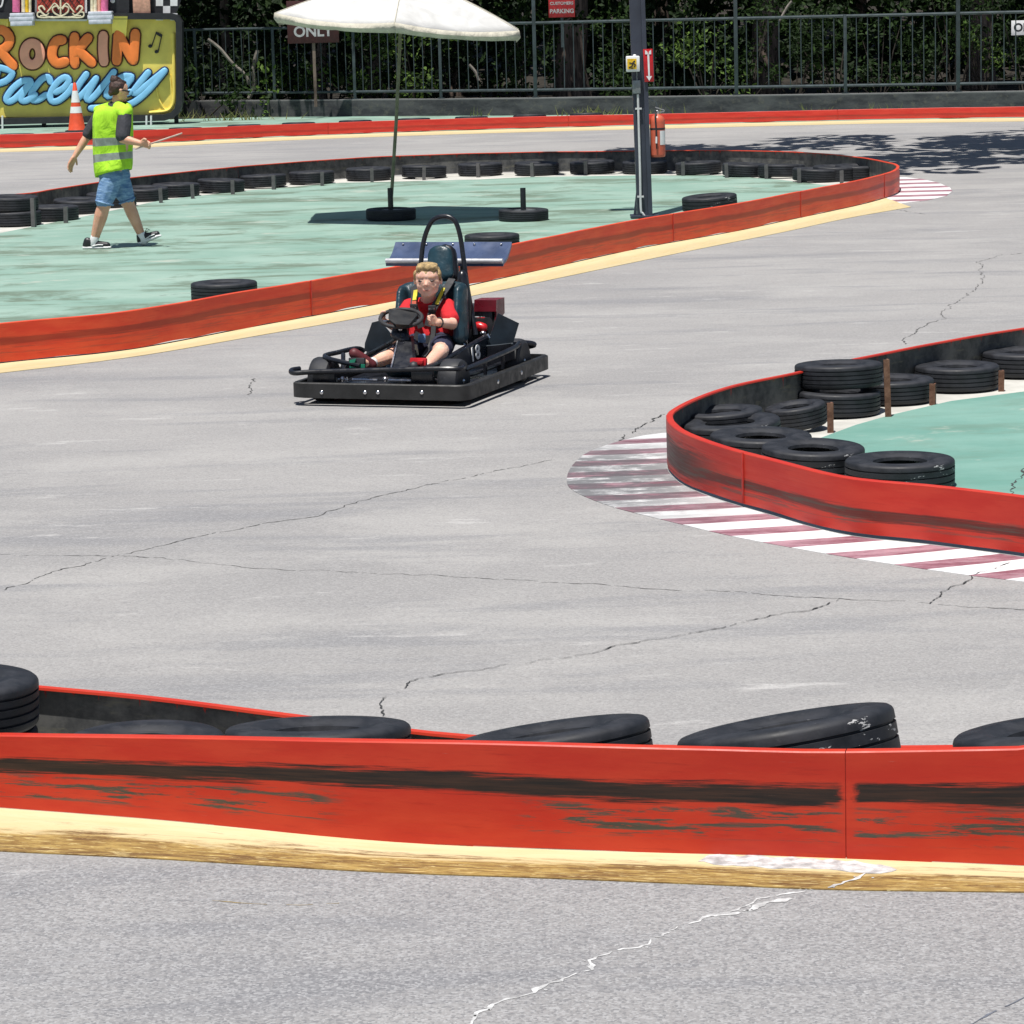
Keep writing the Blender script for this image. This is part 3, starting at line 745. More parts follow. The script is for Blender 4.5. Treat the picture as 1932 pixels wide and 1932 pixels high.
o = b.build('dry_twig_mark', plain('ochre_mark', (0.3, 0.22, 0.08), 0.9)); o['kind'] = 'structure'
b = MB(); crackline(b, [(1800, 1950), (1870, 1910), (1960, 1868)], 0.005, 0.15, 0.0012, 42)  # thin dark blue-grey line drawn across the asphalt
o = b.build('dark_ground_line', plain('dark_line', (0.12, 0.13, 0.16), 0.9)); o['kind'] = 'structure'

# ------------------------------------------------------------------ tyres
def tyre_mesh(name, Rr, w, grooves=4, hole=0.56, m_=None, seg=56):
    ri = Rr * hole; hw = w / 2; q = Rr - ri
    prof = [(ri, hw * 0.52), (ri + 0.004, hw * 0.74), (ri + 0.016, hw * 0.80), (ri + 0.024, hw * 0.78), (ri + q * 0.3, hw * 0.93), (ri + q * 0.5, hw), (ri + q * 0.54, hw * 0.985), (Rr * 0.9, hw * 0.97), (Rr * 0.955, hw * 0.93), (Rr * 0.985, hw * 0.85), (Rr * 0.997, hw * 0.76)]
    tw = hw * 0.70; k = grooves
    for i in range(k):
        zc = tw - (i + 0.5) * 2 * tw / k; g = w * 0.016
        prof += [(Rr, zc + g * 1.6), (Rr - 0.009, zc + g), (Rr - 0.009, zc - g), (Rr, zc - g * 1.6)]
    top = prof[:11]
    prof += [(r_, -z) for r_, z in top[::-1]]
    it = 0.014
    prof += [(ri + 0.01, -hw * 0.55), (Rr * 0.93 - it, -hw * 0.72), (Rr - 0.03, 0), (Rr * 0.93 - it, hw * 0.72), (ri + 0.01, hw * 0.55)]
    bm = MB(); bm.lathe(prof, seg, closed=True)
    bmesh.ops.recalc_face_normals(bm.bm, faces=bm.bm.faces)
    for v in bm.bm.verts:
        a = math.atan2(v.co.y, v.co.x); s_ = 1 + 0.012 * mnoise.noise(Vector((math.cos(a) * 1.3, math.sin(a) * 1.3, Rr * 7)))
        v.co.x *= s_; v.co.y *= s_; v.co.z += hw
    me = bpy.data.meshes.new(name); bm.bm.to_mesh(me); bm.bm.free(); finish(me, m_ or M['rubber'], 0.5); return me
TY = {'n': tyre_mesh('tyre', 0.30, 0.2, 4, 0.48), 'm': tyre_mesh('tyre', 0.30, 0.2, 3, 0.48, M['rubber2']), 'w': tyre_mesh('tyre', 0.30, 0.2, 4, 0.47),
      's': tyre_mesh('tyre', 0.27, 0.17, 4)}
def tyre(kind, loc, label, group=None, rz=0.0, tilt=(0, 0), sc=1.0, zs=1.0):
    o = link('tyre', TY[kind]); o.location = loc
    o.rotation_euler = (tilt[0], tilt[1], rz); o.scale = (sc, sc, sc * zs); tag(o, label, 'tyre', group); return o
rnd = random.Random(3)
# far infield row
row = [(20, 430, 0), (92, 420, 124), (143, 406, None), (205, 394, None), (267, 382, 304), (327, 374, 364), (413, 366, 439), (494, 357, 516), (586, 350, 608), (694, 343, 702), (799, 339, 800),
       (906, 334, 902), (1013, 333, 1004), (1119, 330, 1105), (1219, 330, None), (1321, 332, 1289), (1410, 336, 1371), (1478, 338, 1446), (1545, 346, 1508)]
def stake(u, v, h, label, m_='stake', w=0.045, group=None):
    p = G(u, v); b = MB(); b.box((0, 0, h / 2), (w, 0.012, h)); b.box((w / 2 - 0.005, 0.02, h / 2), (0.01, 0.042, h - 0.001))
    o = b.build('stake', M[m_]); o.location = p; o.rotation_euler = (0, rnd.uniform(-0.03, 0.03), rnd.uniform(-0.3, 0.3)); return tag(o, label, 'stake', group)
gr = 'tyres lined up against the infield rail'
for i, (u, v, st) in enumerate(row):
    p = G(u, v); k = rnd.choice(['n', 'w', 'n'])
    if i == 0:
        tyre(k, (p.x, p.y + 0.3, 0.01), 'lower tyre of the two-high stack at the left edge beside the walking worker', gr, zs=0.8)
        tyre('w', (p.x - 0.03, p.y + 0.32, 0.175), 'upper tyre of the two-high stack at the left edge beside the walking worker', gr, tilt=(0.02, 0.03), zs=0.8)
        stake(63, 430, 0.33, 'grey stake at the two-high tyre stack by the left edge', 'stake', group='stakes holding the infield tyres'); continue
    tyre(k, (p.x, p.y + 0.3, 0.012), f'{ORD[i]} tyre right of the left-edge stack in the curved row inside the far infield rail' if i < 10 else f'{ORD[18 - i]} tyre from the right end of the row inside the far infield rail', gr, rnd.uniform(0, 3), (rnd.uniform(-0.03, 0.05), rnd.uniform(-0.03, 0.03)), 1.0, 0.8)
    if st:
        stake(st, v + 1.5 - (u - st) * 0.02, 0.19, f'grey steel stake in front of the {ORD[i]} tyre right of the left-edge stack' if i < 10 else f'grey steel stake at the {ORD[18 - i]} tyre from the row\'s right end', group='stakes holding the infield tyres')
stake(1588, 348, 0.17, 'last grey stake near the rounded right tip of the infield', group='stakes holding the infield tyres')
for i, (u, v) in enumerate([(1580, 345), (1622, 343), (1650, 337)]):
    p = G(u, v); tyre('n', (p.x, p.y + 0.35, 0.012), ['leftmost of three tyres packed inside the infield tip', 'middle of three tyres packed inside the infield tip', 'rightmost of three tyres packed inside the infield tip'][i], 'tyres packed in the infield tip', 0, (0.03, 0.03), 0.9)
# loose tyres along the front of the infield
def at_c(k, u, v, w_px, label, **kw):
    p = G(u, v); px = (p - cP).dot(cF); d = w_px / FPX * px; return tyre(k, (p.x, p.y, 0.012), label, sc=d / 0.6, **kw)
at_c('n', 424, 570, 125, 'lone tyre just inside the infield rail left of the kart', zs=0.88)
at_c('n', 929, 478, 104, 'tyre peeking over the infield rail behind the kart wing')
at_c('m', 1340, 398, 104, 'tyre with white marks inside the rail just right of the dark pole', tilt=(0.03, -0.06), zs=0.8)
# umbrella stands
def stand(u, v, wpx, label):
    p = G(u, v); r = empty('umbrella_stand', (p.x, p.y, 0.01), label, 'umbrella stand', 'tyre umbrella stands')
    o = link('tyre', TY['s'], r); o.scale = (wpx / FPX * p.y / 0.54, wpx / FPX * p.y / 0.54, 0.72)
    o.rotation_euler = (0.02, 0, 1.0)
    b = MB(); b.lathe([(0.0, 0.02), (0.2, 0.02), (0.2, 0.1), (0.0, 0.11)], 24); b.build('concrete_fill', M['grey'], r)
    b = MB(); b.tube([(0, 0, 0.1), (0, 0, 0.345)], 0.03, 12); b.build('sleeve', M['black'], r); return p
us = stand(738, 416, 94, 'tyre umbrella stand holding the white umbrella pole')
stand(988, 417, 94, 'empty tyre stand with a short black pipe right of the umbrella')
# far rail tyres
fu = [32, 132, 265, 352, 462, 564, 671, 781, 890, 1000, 1107, 1432, 1800]
for i, u in enumerate(fu):
    x = PY(u, 240, farP[0].y).x; q = at_x(farP, x); x = PY(u, 240, q.y + 0.4).x
    tyre('n', (x, at_x(farP, x).y + 0.42, 0.012 if u < 1200 else 0.0), f'{ORD[i]} from left of the distant tyres peeking above the far red rail', 'tyres behind the far rail', 0, (-0.05 - 0.02 * rnd.random(), 0), 1.0, 1.12 if u < 1200 else 0.98)
# right island tyres
def itr(k, u, vb, wpx, label, tilt=(0, 0), z=0.01, zs=1.0, rz=0):
    p = G(u, vb); d = wpx / FPX * p.y; r_ = d / 2
    return tyre(k, (p.x, p.y + r_ * 0.95, z), label, 'tyres in the right-hand island', rz, tilt, d / 0.6, zs * 0.82)
itr('m', 1711, 936, 213, 'large flat tyre nearest in the right island, at the front end of the row', zs=0.95)
itr('m', 1543, 914, 200, 'second tyre from the front of the island row, white scuffs on its left side', (0.03, 0.03), 0.02)
itr('m', 1443, 890, 198, 'third tyre from the front of the island row, a round white mark on its side', (0.02, 0.02), 0.02)
itr('m', 1387, 866, 196, 'fourth tyre from the front of the island row, lying over its neighbour', (0.03, -0.05), 0.03)
itr('n', 1368, 850, 162, 'tyre tucked deepest in the island tip against the grey steel', (0.0, -0.05), 0.07)
itr('w', 1510, 819, 118, 'tilted tyre with a rusty stake between the island tip and the stack', (0.03, -0.12), 0.02, zs=1.35)
itr('w', 1587, 793, 168, 'lower tyre of the two-high stack in the right island', (0.0, 0.03), 0.01)
itr('w', 1592, 791, 169, 'upper tyre of the two-high stack in the right island', (-0.03, -0.01), 0.158)
itr('w', 1692, 769, 163, 'tyre just right of the island stack with a short rusty stake')
itr('w', 1817, 745, 162, 'tyre standing clear with wide hole, second from the right frame edge', (0.0, 0.0), 0.01, zs=1.05)
itr('w', 1945, 718, 162, 'tyre cut by the right frame edge in the island', (0.0, 0.0), 0.01, zs=1.05)
for u, v, h, l in ((1567, 818, 0.17, 'short rusty stake at the tilted island tyre'), (1676, 789, 0.335, 'tall rusty stake holding the two-high island stack'), (1759, 766, 0.13, 'short rusty stake at the tyre right of the stack'), (1889, 740, 0.13, 'short rusty stake at the wide-holed island tyre')):
    stake(u, v, h, l, 'rust', 0.034, 'rusty stakes in the right island')
# near tyres between the two nearest rails
def rail_y(x):
    for a, b in zip(nearP, nearP[1:]):
        if a.x <= x <= b.x: return a.lerp(b, (x - a.x) / (b.x - a.x)).y
    return nearP[0].y if x < nearP[0].x else nearP[-1].y
def ntr(k, u, dy, z, wpx, label, tilt, zs=1.0, rz=0.0):
    y = rail_y(PY(u, 1400, 8.8).x) + 0.06; d = wpx / FPX * (y + dy); y = y + d / 2 + dy; p = PY(u, 1400, y); d = wpx / FPX * y
    return tyre(k, (p.x, y, z), label, 'tyres behind the nearest rail', rz, tilt, d / 0.6, zs * 0.6 / d)
ntr('n', 270, 0.02, 0.025, 318, 'flat tyre with open centre behind the left of the nearest rail', (0.0, 0.0), 0.8)
ntr('n', 600, 0.0, 0.09, 362, 'second tyre behind the nearest rail, tipped level with its top', (-0.13, 0.0), 0.85)
ntr('n', 1053, 0.0, 0.10, 385, 'third tyre behind the nearest rail, raised at its right side', (-0.15, -0.12), 0.9)
ntr('m', 1500, 0.0, 0.12, 428, 'big tyre standing highest above the nearest rail, tilted up to the right', (-0.17, -0.15), 0.97)
ntr('m', 2010, 0.0, 0.145, 410, 'tyre above the nearest rail cut by the right frame edge', (-0.13, -0.1), 0.95)
ntr('w', -90, 0.05, 0.0, 330, 'lower tyre of the tall stack at the left frame edge', (0.0, 0.0), 0.82)
ntr('w', -87, 0.05, 0.172, 330, 'upper tyre of the tall stack at the left frame edge', (-0.02, 0.04), 0.82)

# ------------------------------------------------------------------ umbrella
def umbrella():
    base = Vector((us.x, us.y, 0)); r = empty('patio_umbrella', base, 'large white six-sided patio umbrella leaning on an olive pole', 'umbrella')
    top = PY(766, -42, us.y + 0.05) - base
    tiltx = math.atan2(PY(975, 57, us.y).z - PY(530, 24, us.y).z, 2.6)
    hub = Vector((PY(757, 40, us.y).x - base.x, 0.03, PY(757, 40, us.y).z))
    b = MB(); b.tube([(0, 0, 0.14), hub * 0.5, hub + Vector((0, 0, 0.05)), top - Vector((0, 0, 0.02))], [0.019, 0.019, 0.019, 0.015], 12); b.build('pole', M['opole'], r)
    Rr = 1.49; cz = (PY(975, 57, us.y).z + PY(530, 24, us.y).z) / 2 - 0.0; cx = PY(753, 40, us.y).x - base.x
    def rim(a, rr=Rr, dz=0.0):
        x = rr * math.cos(a); y = rr * math.sin(a); return Vector((cx + x, y, cz + math.tan(tiltx) * x + dz))
    cor = [rim(R(-90 + 60 * k)) for k in range(6)]
    V = []; F = []; nr_ = 10; ns = 8
    for k in range(6):
        A, B = cor[k], cor[(k + 1) % 6]; idx = {}
        for i in range(nr_ + 1):
            t = i / nr_
            for j in range(ns + 1):
                s_ = j / ns; e = A.lerp(B, s_); q = top.lerp(e, t)
                q.z += 0.05 * math.sin(math.pi * t) - 0.05 * math.sin(math.pi * s_) * t * t + 0.006 * mnoise.noise(q * 4)
                idx[i, j] = len(V); V.append(q)
        for i in range(nr_):
            for j in range(ns): F.append((idx[i, j], idx[i, j + 1], idx[i + 1, j + 1], idx[i + 1, j]))
    me = bpy.data.meshes.new('canopy'); me.from_pydata(V, [], F)
    bm = bmesh.new(); bm.from_mesh(me); bmesh.ops.remove_doubles(bm, verts=bm.verts, dist=0.0008); bmesh.ops.recalc_face_normals(bm, faces=bm.faces); bm.to_mesh(me); bm.free()
    finish(me, M['canopy'], 0.35); o = link('canopy', me, r); sd = o.modifiers.new('t', 'SOLIDIFY'); sd.thickness = 0.004; sd.offset = -1
    V = []; F = []
    for k in range(6):
        A, B = cor[k], cor[(k + 1) % 6]; n_ = 14; s0 = len(V)
        for j in range(n_ + 1):
            s_ = j / n_; e = A.lerp(B, s_); e.z -= 0.05 * math.sin(math.pi * s_); out = (e - Vector((cx, 0, e.z))).normalized()
            wv = 0.012 * mnoise.noise(e * 5)
            dr = 0.1 * (1 - 0.25 * (1 - abs(2 * s_ - 1)) ) + 0.008 * mnoise.noise(e * 7)
            V += [e + Vector((0, 0, 0.004)), e + out * (0.012 + wv) - Vector((0, 0, dr * 0.5)), e - out * (0.03 - wv) - Vector((0, 0, dr))]
        for j in range(n_):
            for q in range(2): F.append((s0 + j * 3 + q, s0 + (j + 1) * 3 + q, s0 + (j + 1) * 3 + q + 1, s0 + j * 3 + q + 1))
    me = bpy.data.meshes.new('valance'); me.from_pydata(V, [], F); finish(me, M['valance'], 0.9); o = link('valance', me, r)
    sd = o.modifiers.new('t', 'SOLIDIFY'); sd.thickness = 0.003
    for k in range(6):
        b = MB(); a_ = top.copy(); a_.z -= 0.03; e = cor[k].copy(); e.z -= 0.02; b.tube([a_, a_.lerp(e, 0.5) + Vector((0, 0, 0.02)), e], 0.008, 6); b.build('rib', M['opole'], r)
        b = MB(); b.tube([top.lerp(cor[k], t) + Vector((0, 0, 0.05 * math.sin(math.pi * t) + 0.002)) for t in [i / 10 for i in range(11)]], 0.006, 6); b.build('canopy_seam', M['valance'], r)
umbrella()

# ------------------------------------------------------------------ lamp pole with box, signs, extinguisher
pb = G(1216, 412); pY = pb.y
def at(u, v, dy=0.0): return PY(u, v, pY + dy)
pr = empty('light_pole', (pb.x, pb.y, 0), 'dark slate steel pole standing by the rail with white conduit', 'pole')
def plocal(v): return Vector(v) - Vector((pb.x, pb.y, 0))
x0 = plocal(at(1216, 412)); lean = (plocal(at(1201, 0)) - x0); lean = Vector((lean.x / lean.z if lean.z else 0, 0, 1))
def pl(z, dx=0, dy=0): return Vector((lean.x * z + dx, dy, z))
for nm, dx, dy, sx, sy in (('web', 0.0, 0, 0.02, 0.15),):
    pass
b = MB()
def pillar(bx, dx, dy, sx, sy, z0, z1):
    vs = []
    for z in (z0, z1):
        for ax, ay in ((-1, -1), (1, -1), (1, 1), (-1, 1)): vs.append(bx.bm.verts.new(pl(z, dx + ax * sx / 2, dy + ay * sy / 2)))
    for f in ((0, 1, 2, 3), (4, 7, 6, 5), (0, 4, 5, 1), (1, 5, 6, 2), (2, 6, 7, 3), (3, 7, 4, 0)): bx.bm.faces.new([vs[i] for i in f])
pillar(b, -0.02, 0.0, 0.115, 0.15, 0, 6.6); b.build('shaft', M['pole'], pr, 0)
b = MB(); pillar(b, 0.061, -0.02, 0.045, 0.19, 0, 6.6); b.build('flange', M['pole'], pr, 0)
b = MB(); b.box((0, 0, 0.03), (0.3, 0.3, 0.02)); b.plate([(-0.085, -0.05, 0.04), (-0.085, -0.05, 0.3), (-0.12, -0.05, 0.04)], (0, 0.012, 0)); b.build('base_plate', M['pole'], pr, 0)
b = MB(); b.tube([pl(6.4, -0.75), pl(6.4, 0.85)], 0.035, 8); b.tube([pl(5.6, 0), pl(6.3, -0.55)], 0.02, 6); b.build('crossarm', M['pole'], pr)
for dx in (-0.7, 0.1, 0.8):
    b = MB(); b.box(pl(6.25, dx, -0.25), (0.4, 0.32, 0.12), Matrix.Rotation(0.5, 3, 'X'), 0.02); b.build('floodlight', M['black'], pr)
cpt = [(1203.5, 178), (1205, 230), (1207.5, 318), (1209, 392), (1212, 402), (1219, 411)]
b = MB(); b.tube(smooth_pts([plocal(at(u, v, -0.105)) for u, v in cpt], 4), 0.013, 10); b.build('conduit', M['pipe'], pr)
for v in (205, 371):
    b = MB(); q = plocal(at(1204.5 if v < 300 else 1208.5, v, -0.10)); b.box(q, (0.07, 0.03, 0.018)); b.build('clamp', M['pipe'], pr)
b = MB(); q = plocal(at(1201, 164, -0.1)); b.box(q, (0.085, 0.06, 0.14), None, 0.008); b.build('junction_box', M['grey'], pr)
b = MB(); q0 = plocal(at(1202, 152, -0.1)); q1 = plocal(at(1201.5, 134, -0.1)); b.tube([q0, q1], 0.006, 6); b.build('cable', M['grey'], pr)
# warning box
q = at(1194, 120.5, -0.13); wr = empty('warning_box', q, 'small white box with yellow warning face fixed to the pole', 'sign')
b = MB(); b.box((0, 0, 0), (0.145, 0.09, 0.165), None, 0.01); b.build('housing', M['white'], wr)
b = MB(); b.box((-0.012, -0.047, 0), (0.098, 0.006, 0.11)); b.build('yellow_face', M['syel'], wr)
b = MB()
def st2(pts, r_): b.stroke([Vector((x, -0.052, z)) for x, z in pts], r_, 0.003, (0, -1, 0), 8)
st2([(-0.04, -0.035), (-0.01, -0.02), (0.0, 0.015), (0.018, 0.03)], 0.007); st2([(-0.035, 0.012), (-0.012, 0.006)], 0.006); st2([(0.01, -0.03), (0.025, -0.008), (0.008, 0.002)], 0.006); st2([(-0.02, -0.045), (0.0, -0.042)], 0.005)
b.build('black_symbol', M['sk'], wr)
b = MB(); b.hull([((0.02, 0, 0.088), (0.02, 0.02, 0.012))]); b.build('top_lug', M['white'], wr)
# arrow sign
q = at(1223.5, 123.5, -0.135); ar = empty('arrow_sign', q, 'narrow red sign with white downward arrow on the pole', 'sign')
b = MB(); b.box((0, 0, 0), (0.1, 0.012, 0.345), Matrix.Rotation(-0.03, 3, 'Y'), 0.003); b.build('board', M['redp'], ar)
b = MB(); o_ = -0.0085
b.plate([(-0.011, o_, 0.115), (0.009, o_, 0.115), (0.013, o_, -0.11), (-0.005, o_, -0.11)], (0, -0.002, 0))
b.plate([(-0.026, o_, -0.1115), (0.034, o_, -0.1115), (0.006, o_, -0.163)], (0, -0.002, 0))
b.plate([(-0.034, o_, 0.163), (-0.012, o_, 0.148), (-0.001, o_, 0.1165), (-0.034, o_, 0.118)], (0, -0.002, 0))
b.plate([(0.03, o_, 0.163), (0.008, o_, 0.148), (0.0005, o_, 0.1165), (0.03, o_, 0.118)], (0, -0.002, 0))
b.build('arrow', M['white'], ar, 0)
# extinguisher
q = at(1241.5, 296, -0.05); er = empty('fire_extinguisher', q, 'faded orange-red fire extinguisher hanging from a bracket on the pole', 'fire extinguisher')
b = MB(); b.lathe([(0.07, 0.0), (0.079, 0.012), (0.08, 0.03), (0.08, 0.37), (0.074, 0.405), (0.055, 0.435), (0.025, 0.452), (0.02, 0.46)], 28); b.build('cylinder', M['extr'], er)
b = MB(); b.lathe([(0.022, 0.455), (0.022, 0.49), (0.012, 0.5)], 14); b.box((0.03, -0.01, 0.51), (0.11, 0.02, 0.012), Matrix.Rotation(0.35, 3, 'Y')); b.box((0.03, -0.01, 0.475), (0.09, 0.02, 0.012), Matrix.Rotation(-0.1, 3, 'Y')); b.build('valve', M['chrome'], er)
b = MB(); b.tube(smooth_pts([(-0.01, -0.03, 0.48), (-0.025, -0.08, 0.43), (-0.02, -0.093, 0.3), (-0.02, -0.093, 0.16), (-0.018, -0.092, 0.09)], 4), [0.009] * 13 + [0.006] * 4, 8); b.build('hose', M['sk'], er)
b = MB(); b.lathe([(0.0812, 0.29), (0.0825, 0.30), (0.0812, 0.31)], 28); b.build('band', M['sk'], er)
b = MB()
for i in range(6):
    a0, a1 = R(-75 + i * 9), R(-75 + (i + 1) * 9); rr = 0.0825
    vs = [b.bm.verts.new((rr * math.cos(a_), rr * math.sin(a_), z)) for a_, z in ((a0, 0.13), (a1, 0.13), (a1, 0.28), (a0, 0.28))]; b.bm.faces.new(vs)
b.build('label_sticker', M['white'], er)
b = MB(); b.tube([(-0.02, -0.106, 0.15), (-0.018, -0.106, 0.22)], 0.01, 8); b.build('tag', M['white'], er)
b = MB(); b.tube(smooth_pts([plocal(at(1219, 182, -0.03)), plocal(at(1229, 189, -0.05)), plocal(at(1238, 194, -0.05)), plocal(at(1239, 212, -0.05))], 4), 0.005, 6); b.box(plocal(at(1219, 188, -0.02)), (0.05, 0.06, 0.14)); b.build('hanger', M['grey'], pr)

# ------------------------------------------------------------------ traffic cone and small prop by the sign
def cone():
    p = G(142, 250); r = empty('traffic_cone', (p.x, p.y + 0.25, 0), 'tall orange traffic cone with two white bands before the painted sign', 'traffic cone')
    b = MB(); b.box((0, 0, 0.02), (0.4, 0.4, 0.04), None, 0.01); b.build('base', M['coneb'], r)
    hh = 0.92; f = lambda z: 0.17 - 0.142 * (z / hh)
    b = MB(); b.lathe([(f(0.04) + 0.01, 0.035), (f(0.06), 0.06), (f(0.3), 0.3), (f(0.6), 0.6), (f(hh), hh), (f(hh) * 0.6, hh + 0.012)], 28); b.build('body', M['orange'], r)
    for a_, c_ in ((0.36, 0.48), (0.56, 0.78)):
        b = MB(); b.lathe([(f(a_) + 0.0025, a_), (f(c_) + 0.0025, c_)], 28); b.build('reflective_band', M['white'], r)
cone()
p = G(370, 222); b = MB(); b.plate([(-0.19, 0, 0), (0.19, 0, 0), (0.05, 0, 0.34), (-0.05, 0, 0.34)], (0, 0.25, 0)); o = b.build('wedge_block', M['sk'], None, 0); o.location = (p.x, p.y - 0.35, 0.004)
tag(o, 'black wedge-shaped block against the wall right of the painted sign', 'block')
# ------------------------------------------------------------------ the painted sign board
SY = 61.6
def sp(x, y, dy=0.0):
    """point of the sign plane from its measured front view"""
    return PY(x / 3.979, y / 3.979, SY + dy)
def sign_board():
    r = empty('raceway_sign', (sp(300, 920).x, SY, 0), 'large yellow painted sign board with orange and blue lettering at the upper left', 'sign')
    o0 = Vector(r.location)
    P = lambda x, y, dy=0.0: sp(x, y, dy) - o0
    n_ = (0, -1, 0)
    # backboard
    def rrect(x0, y0, x1, y1, rr, dy):
        pts = [(x0, y0), (x1 - rr * 0.4, y0)]
        pts += [(x1 - rr * 0.4 + rr * 0.4 * math.sin(a), y0 + rr * 0.4 - rr * 0.4 * math.cos(a)) for a in (R(30), R(60), R(90))]
        pts += [(x1, y1 - rr)] + [(x1 - rr + rr * math.cos(a), y1 - rr + rr * math.sin(a)) for a in (R(15), R(30), R(45), R(60), R(75), R(90))]
        pts += [(x0, y1)]
        return [P(x, y, dy) for x, y in pts]
    b = MB(); b.plate(rrect(-520, 140, 1352, 880, 120, 0.02), (0, 0.1, 0)); b.build('yellow_board', M['sy'], r, 0)
    # frame, deeper than the board
    path = [(-520, 118), (200, 118), (900, 120), (1290, 122), (1330, 132), (1350, 165), (1352, 300), (1352, 760), (1338, 822), (1300, 862), (1240, 880), (1100, 884), (300, 902), (-520, 925)]
    b = MB(); pts = [P(x, y, -0.0) for x, y in path]
    for i in range(len(pts)): pass
    w = 0.062; V = []
    for i, p_ in enumerate(pts):
        d = (pts[min(i + 1, len(pts) - 1)] - pts[max(0, i - 1)]).normalized(); a = Vector((-d.z, 0, d.x)) * w
        V.append([b.bm.verts.new(q) for q in (p_ + a + Vector((0, -0.2, 0)), p_ - a + Vector((0, -0.2, 0)), p_ - a + Vector((0, 0.15, 0)), p_ + a + Vector((0, 0.15, 0)))])
    for A, B_ in zip(V, V[1:]):
        for k in range(4): b.bm.faces.new((A[k], A[(k + 1) % 4], B_[(k + 1) % 4], B_[k]))
    b.bm.faces.new(V[0][::-1]); b.bm.faces.new(V[-1]); b.build('frame', M['sk'], r, 0.5)
    # raised paler bead running inside the right edge
    b = MB(); b.tube(smooth_pts([P(1302, 250, 0.0), P(1305, 520, 0.0), P(1306, 720, 0.0), P(1290, 800, 0.0), P(1240, 835, 0.0), P(1120, 845, 0.0)], 4), 0.035, 8); b.build('edge_bead', M['sy'], r)
    b = MB(); b.tube(smooth_pts([P(1165, 560, 0.01), P(1180, 700, 0.0), P(1215, 790, 0.0), P(1250, 825, 0.0), P(1290, 770, 0.0), P(1275, 560, 0.01)], 4), 0.02, 8); b.build('neon_bead', M['sy'], r)
    for x in (18, 1100, 1135):
        b = MB(); q0, q1 = P(x, 868, -0.22), P(x, 945, -0.22); q1.z = 0.005; b.tube([q0, q1], 0.02, 8); b.build('foot', M['white'], r)
    b = MB(); b.plate([P(-520, 900, 0.0), P(1000, 886, 0.0), P(1000, 886, 0.0) * Vector((1, 1, 0)) + Vector((0, 0, 0.03)) if False else P(1000, 905, 0.0), P(-520, 938, 0.0)], (0, 0.1, 0)); b.build('skirt', M['sk'], r, 0)
    # lettering
    def puff(name, strokes, rad, mat_, outl, dy=-0.06, orad=1.3):
        b = MB()
        for i, s_ in enumerate(strokes): b.stroke([P(x, y, dy - 0.002 * i) for x, y in s_], rad, 0.03, n_, 16)
        o = b.build(name, mat_, r, 0.8)
        b = MB()
        for i, s_ in enumerate(strokes): b.stroke([P(x, y, dy + 0.045 - 0.0015 * i) for x, y in s_], rad * orad, 0.03, n_, 12)
        b.build('outline', outl, o, 0.8)
    k = 0.095
    def ell(cx, cy, rx, ry, a0=0, a1=360, n=14): return [(cx + rx * math.cos(R(a0 + (a1 - a0) * i / n)), cy + ry * math.sin(R(a0 + (a1 - a0) * i / n))) for i in range(n + 1)]
    puff('letter', [[(-105, 240), (-100, 360), (-95, 480)], [(-100, 228), (20, 225), (72, 285), (50, 350), (-20, 385), (-95, 380)], [(10, 390), (50, 440), (98, 492)]], k, M['so'], M['sbr'])
    puff('letter', [ell(243, 405, 60, 80)], k, M['ss'], M['sbr'])
    puff('letter', [[(465, 300), (425, 308), (396, 360), (393, 430), (430, 476), (487, 464)]], k, M['so'], M['sbr'])
    puff('letter', [[(560, 278), (556, 380), (562, 478)], [(660, 285), (610, 345), (575, 395)], [(600, 390), (645, 430), (688, 470)]], k, M['so'], M['sbr'])
    puff('letter', [[(776, 268), (772, 360), (780, 462)]], k, M['ss'], M['sbr'])
    puff('letter', [[(876, 455), (882, 360), (888, 262)], [(895, 268), (945, 360), (995, 450)], [(1002, 450), (1010, 350), (1016, 252)]], k, M['so'], M['sbr'])
    k = 0.064
    puff('script_letter', [[(-120, 500), (-20, 505), (78, 530), (90, 560), (40, 610), (-60, 640)], [(-20, 540), (-60, 700), (-90, 780)]], k, M['sb'], M['sn'], -0.06, 1.45)
    puff('script_letter', [[(225, 605), (165, 610), (95, 665), (48, 735), (65, 762), (120, 735), (210, 640)], [(232, 620), (165, 715), (165, 755), (205, 752), (262, 712)]], k, M['sb'], M['sn'], -0.075, 1.45)
    puff('script_letter', [[(378, 612), (362, 580), (310, 598), (240, 690), (238, 745), (285, 750), (345, 712)]], k, M['sb'], M['sn'], -0.06, 1.45)
    puff('script_letter', [[(420, 690), (480, 660), (516, 608), (490, 580), (430, 618), (380, 700), (388, 758), (440, 755), (505, 702), (540, 650)]], k, M['sb'], M['sn'], -0.075, 1.45)
    puff('script_letter', [[(648, 558), (590, 640), (558, 715), (585, 735), (645, 680), (722, 590)], [(722, 590), (672, 680), (650, 738), (680, 745), (745, 680), (855, 540)]], k, M['sb'], M['sn'], -0.06, 1.45)
    puff('script_letter', [[(985, 575), (925, 575), (850, 630), (800, 705), (820, 720), (890, 670), (960, 590)], [(985, 590), (935, 660), (945, 700), (975, 690)]], k, M['sb'], M['sn'], -0.075, 1.45)
    puff('script_letter', [[(1112, 545), (1035, 640), (1000, 690), (1030, 695), (1100, 640), (1236, 532)], [(1236, 532), (1120, 670), (1010, 765), (900, 800), (780, 808), (685, 812)]], k, M['sb'], M['sn'], -0.06, 1.45)
    # notes
    b = MB()
    for cx, cy in ((1128, 346), (1176, 388)): b.hull([(P(cx, cy, -0.02), (0.045, 0.02, 0.035))])
    b.tube([P(1140, 344, -0.02), P(1175, 240, -0.02)], 0.012, 6); b.tube([P(1188, 384, -0.02), P(1215, 262, -0.02)], 0.012, 6)
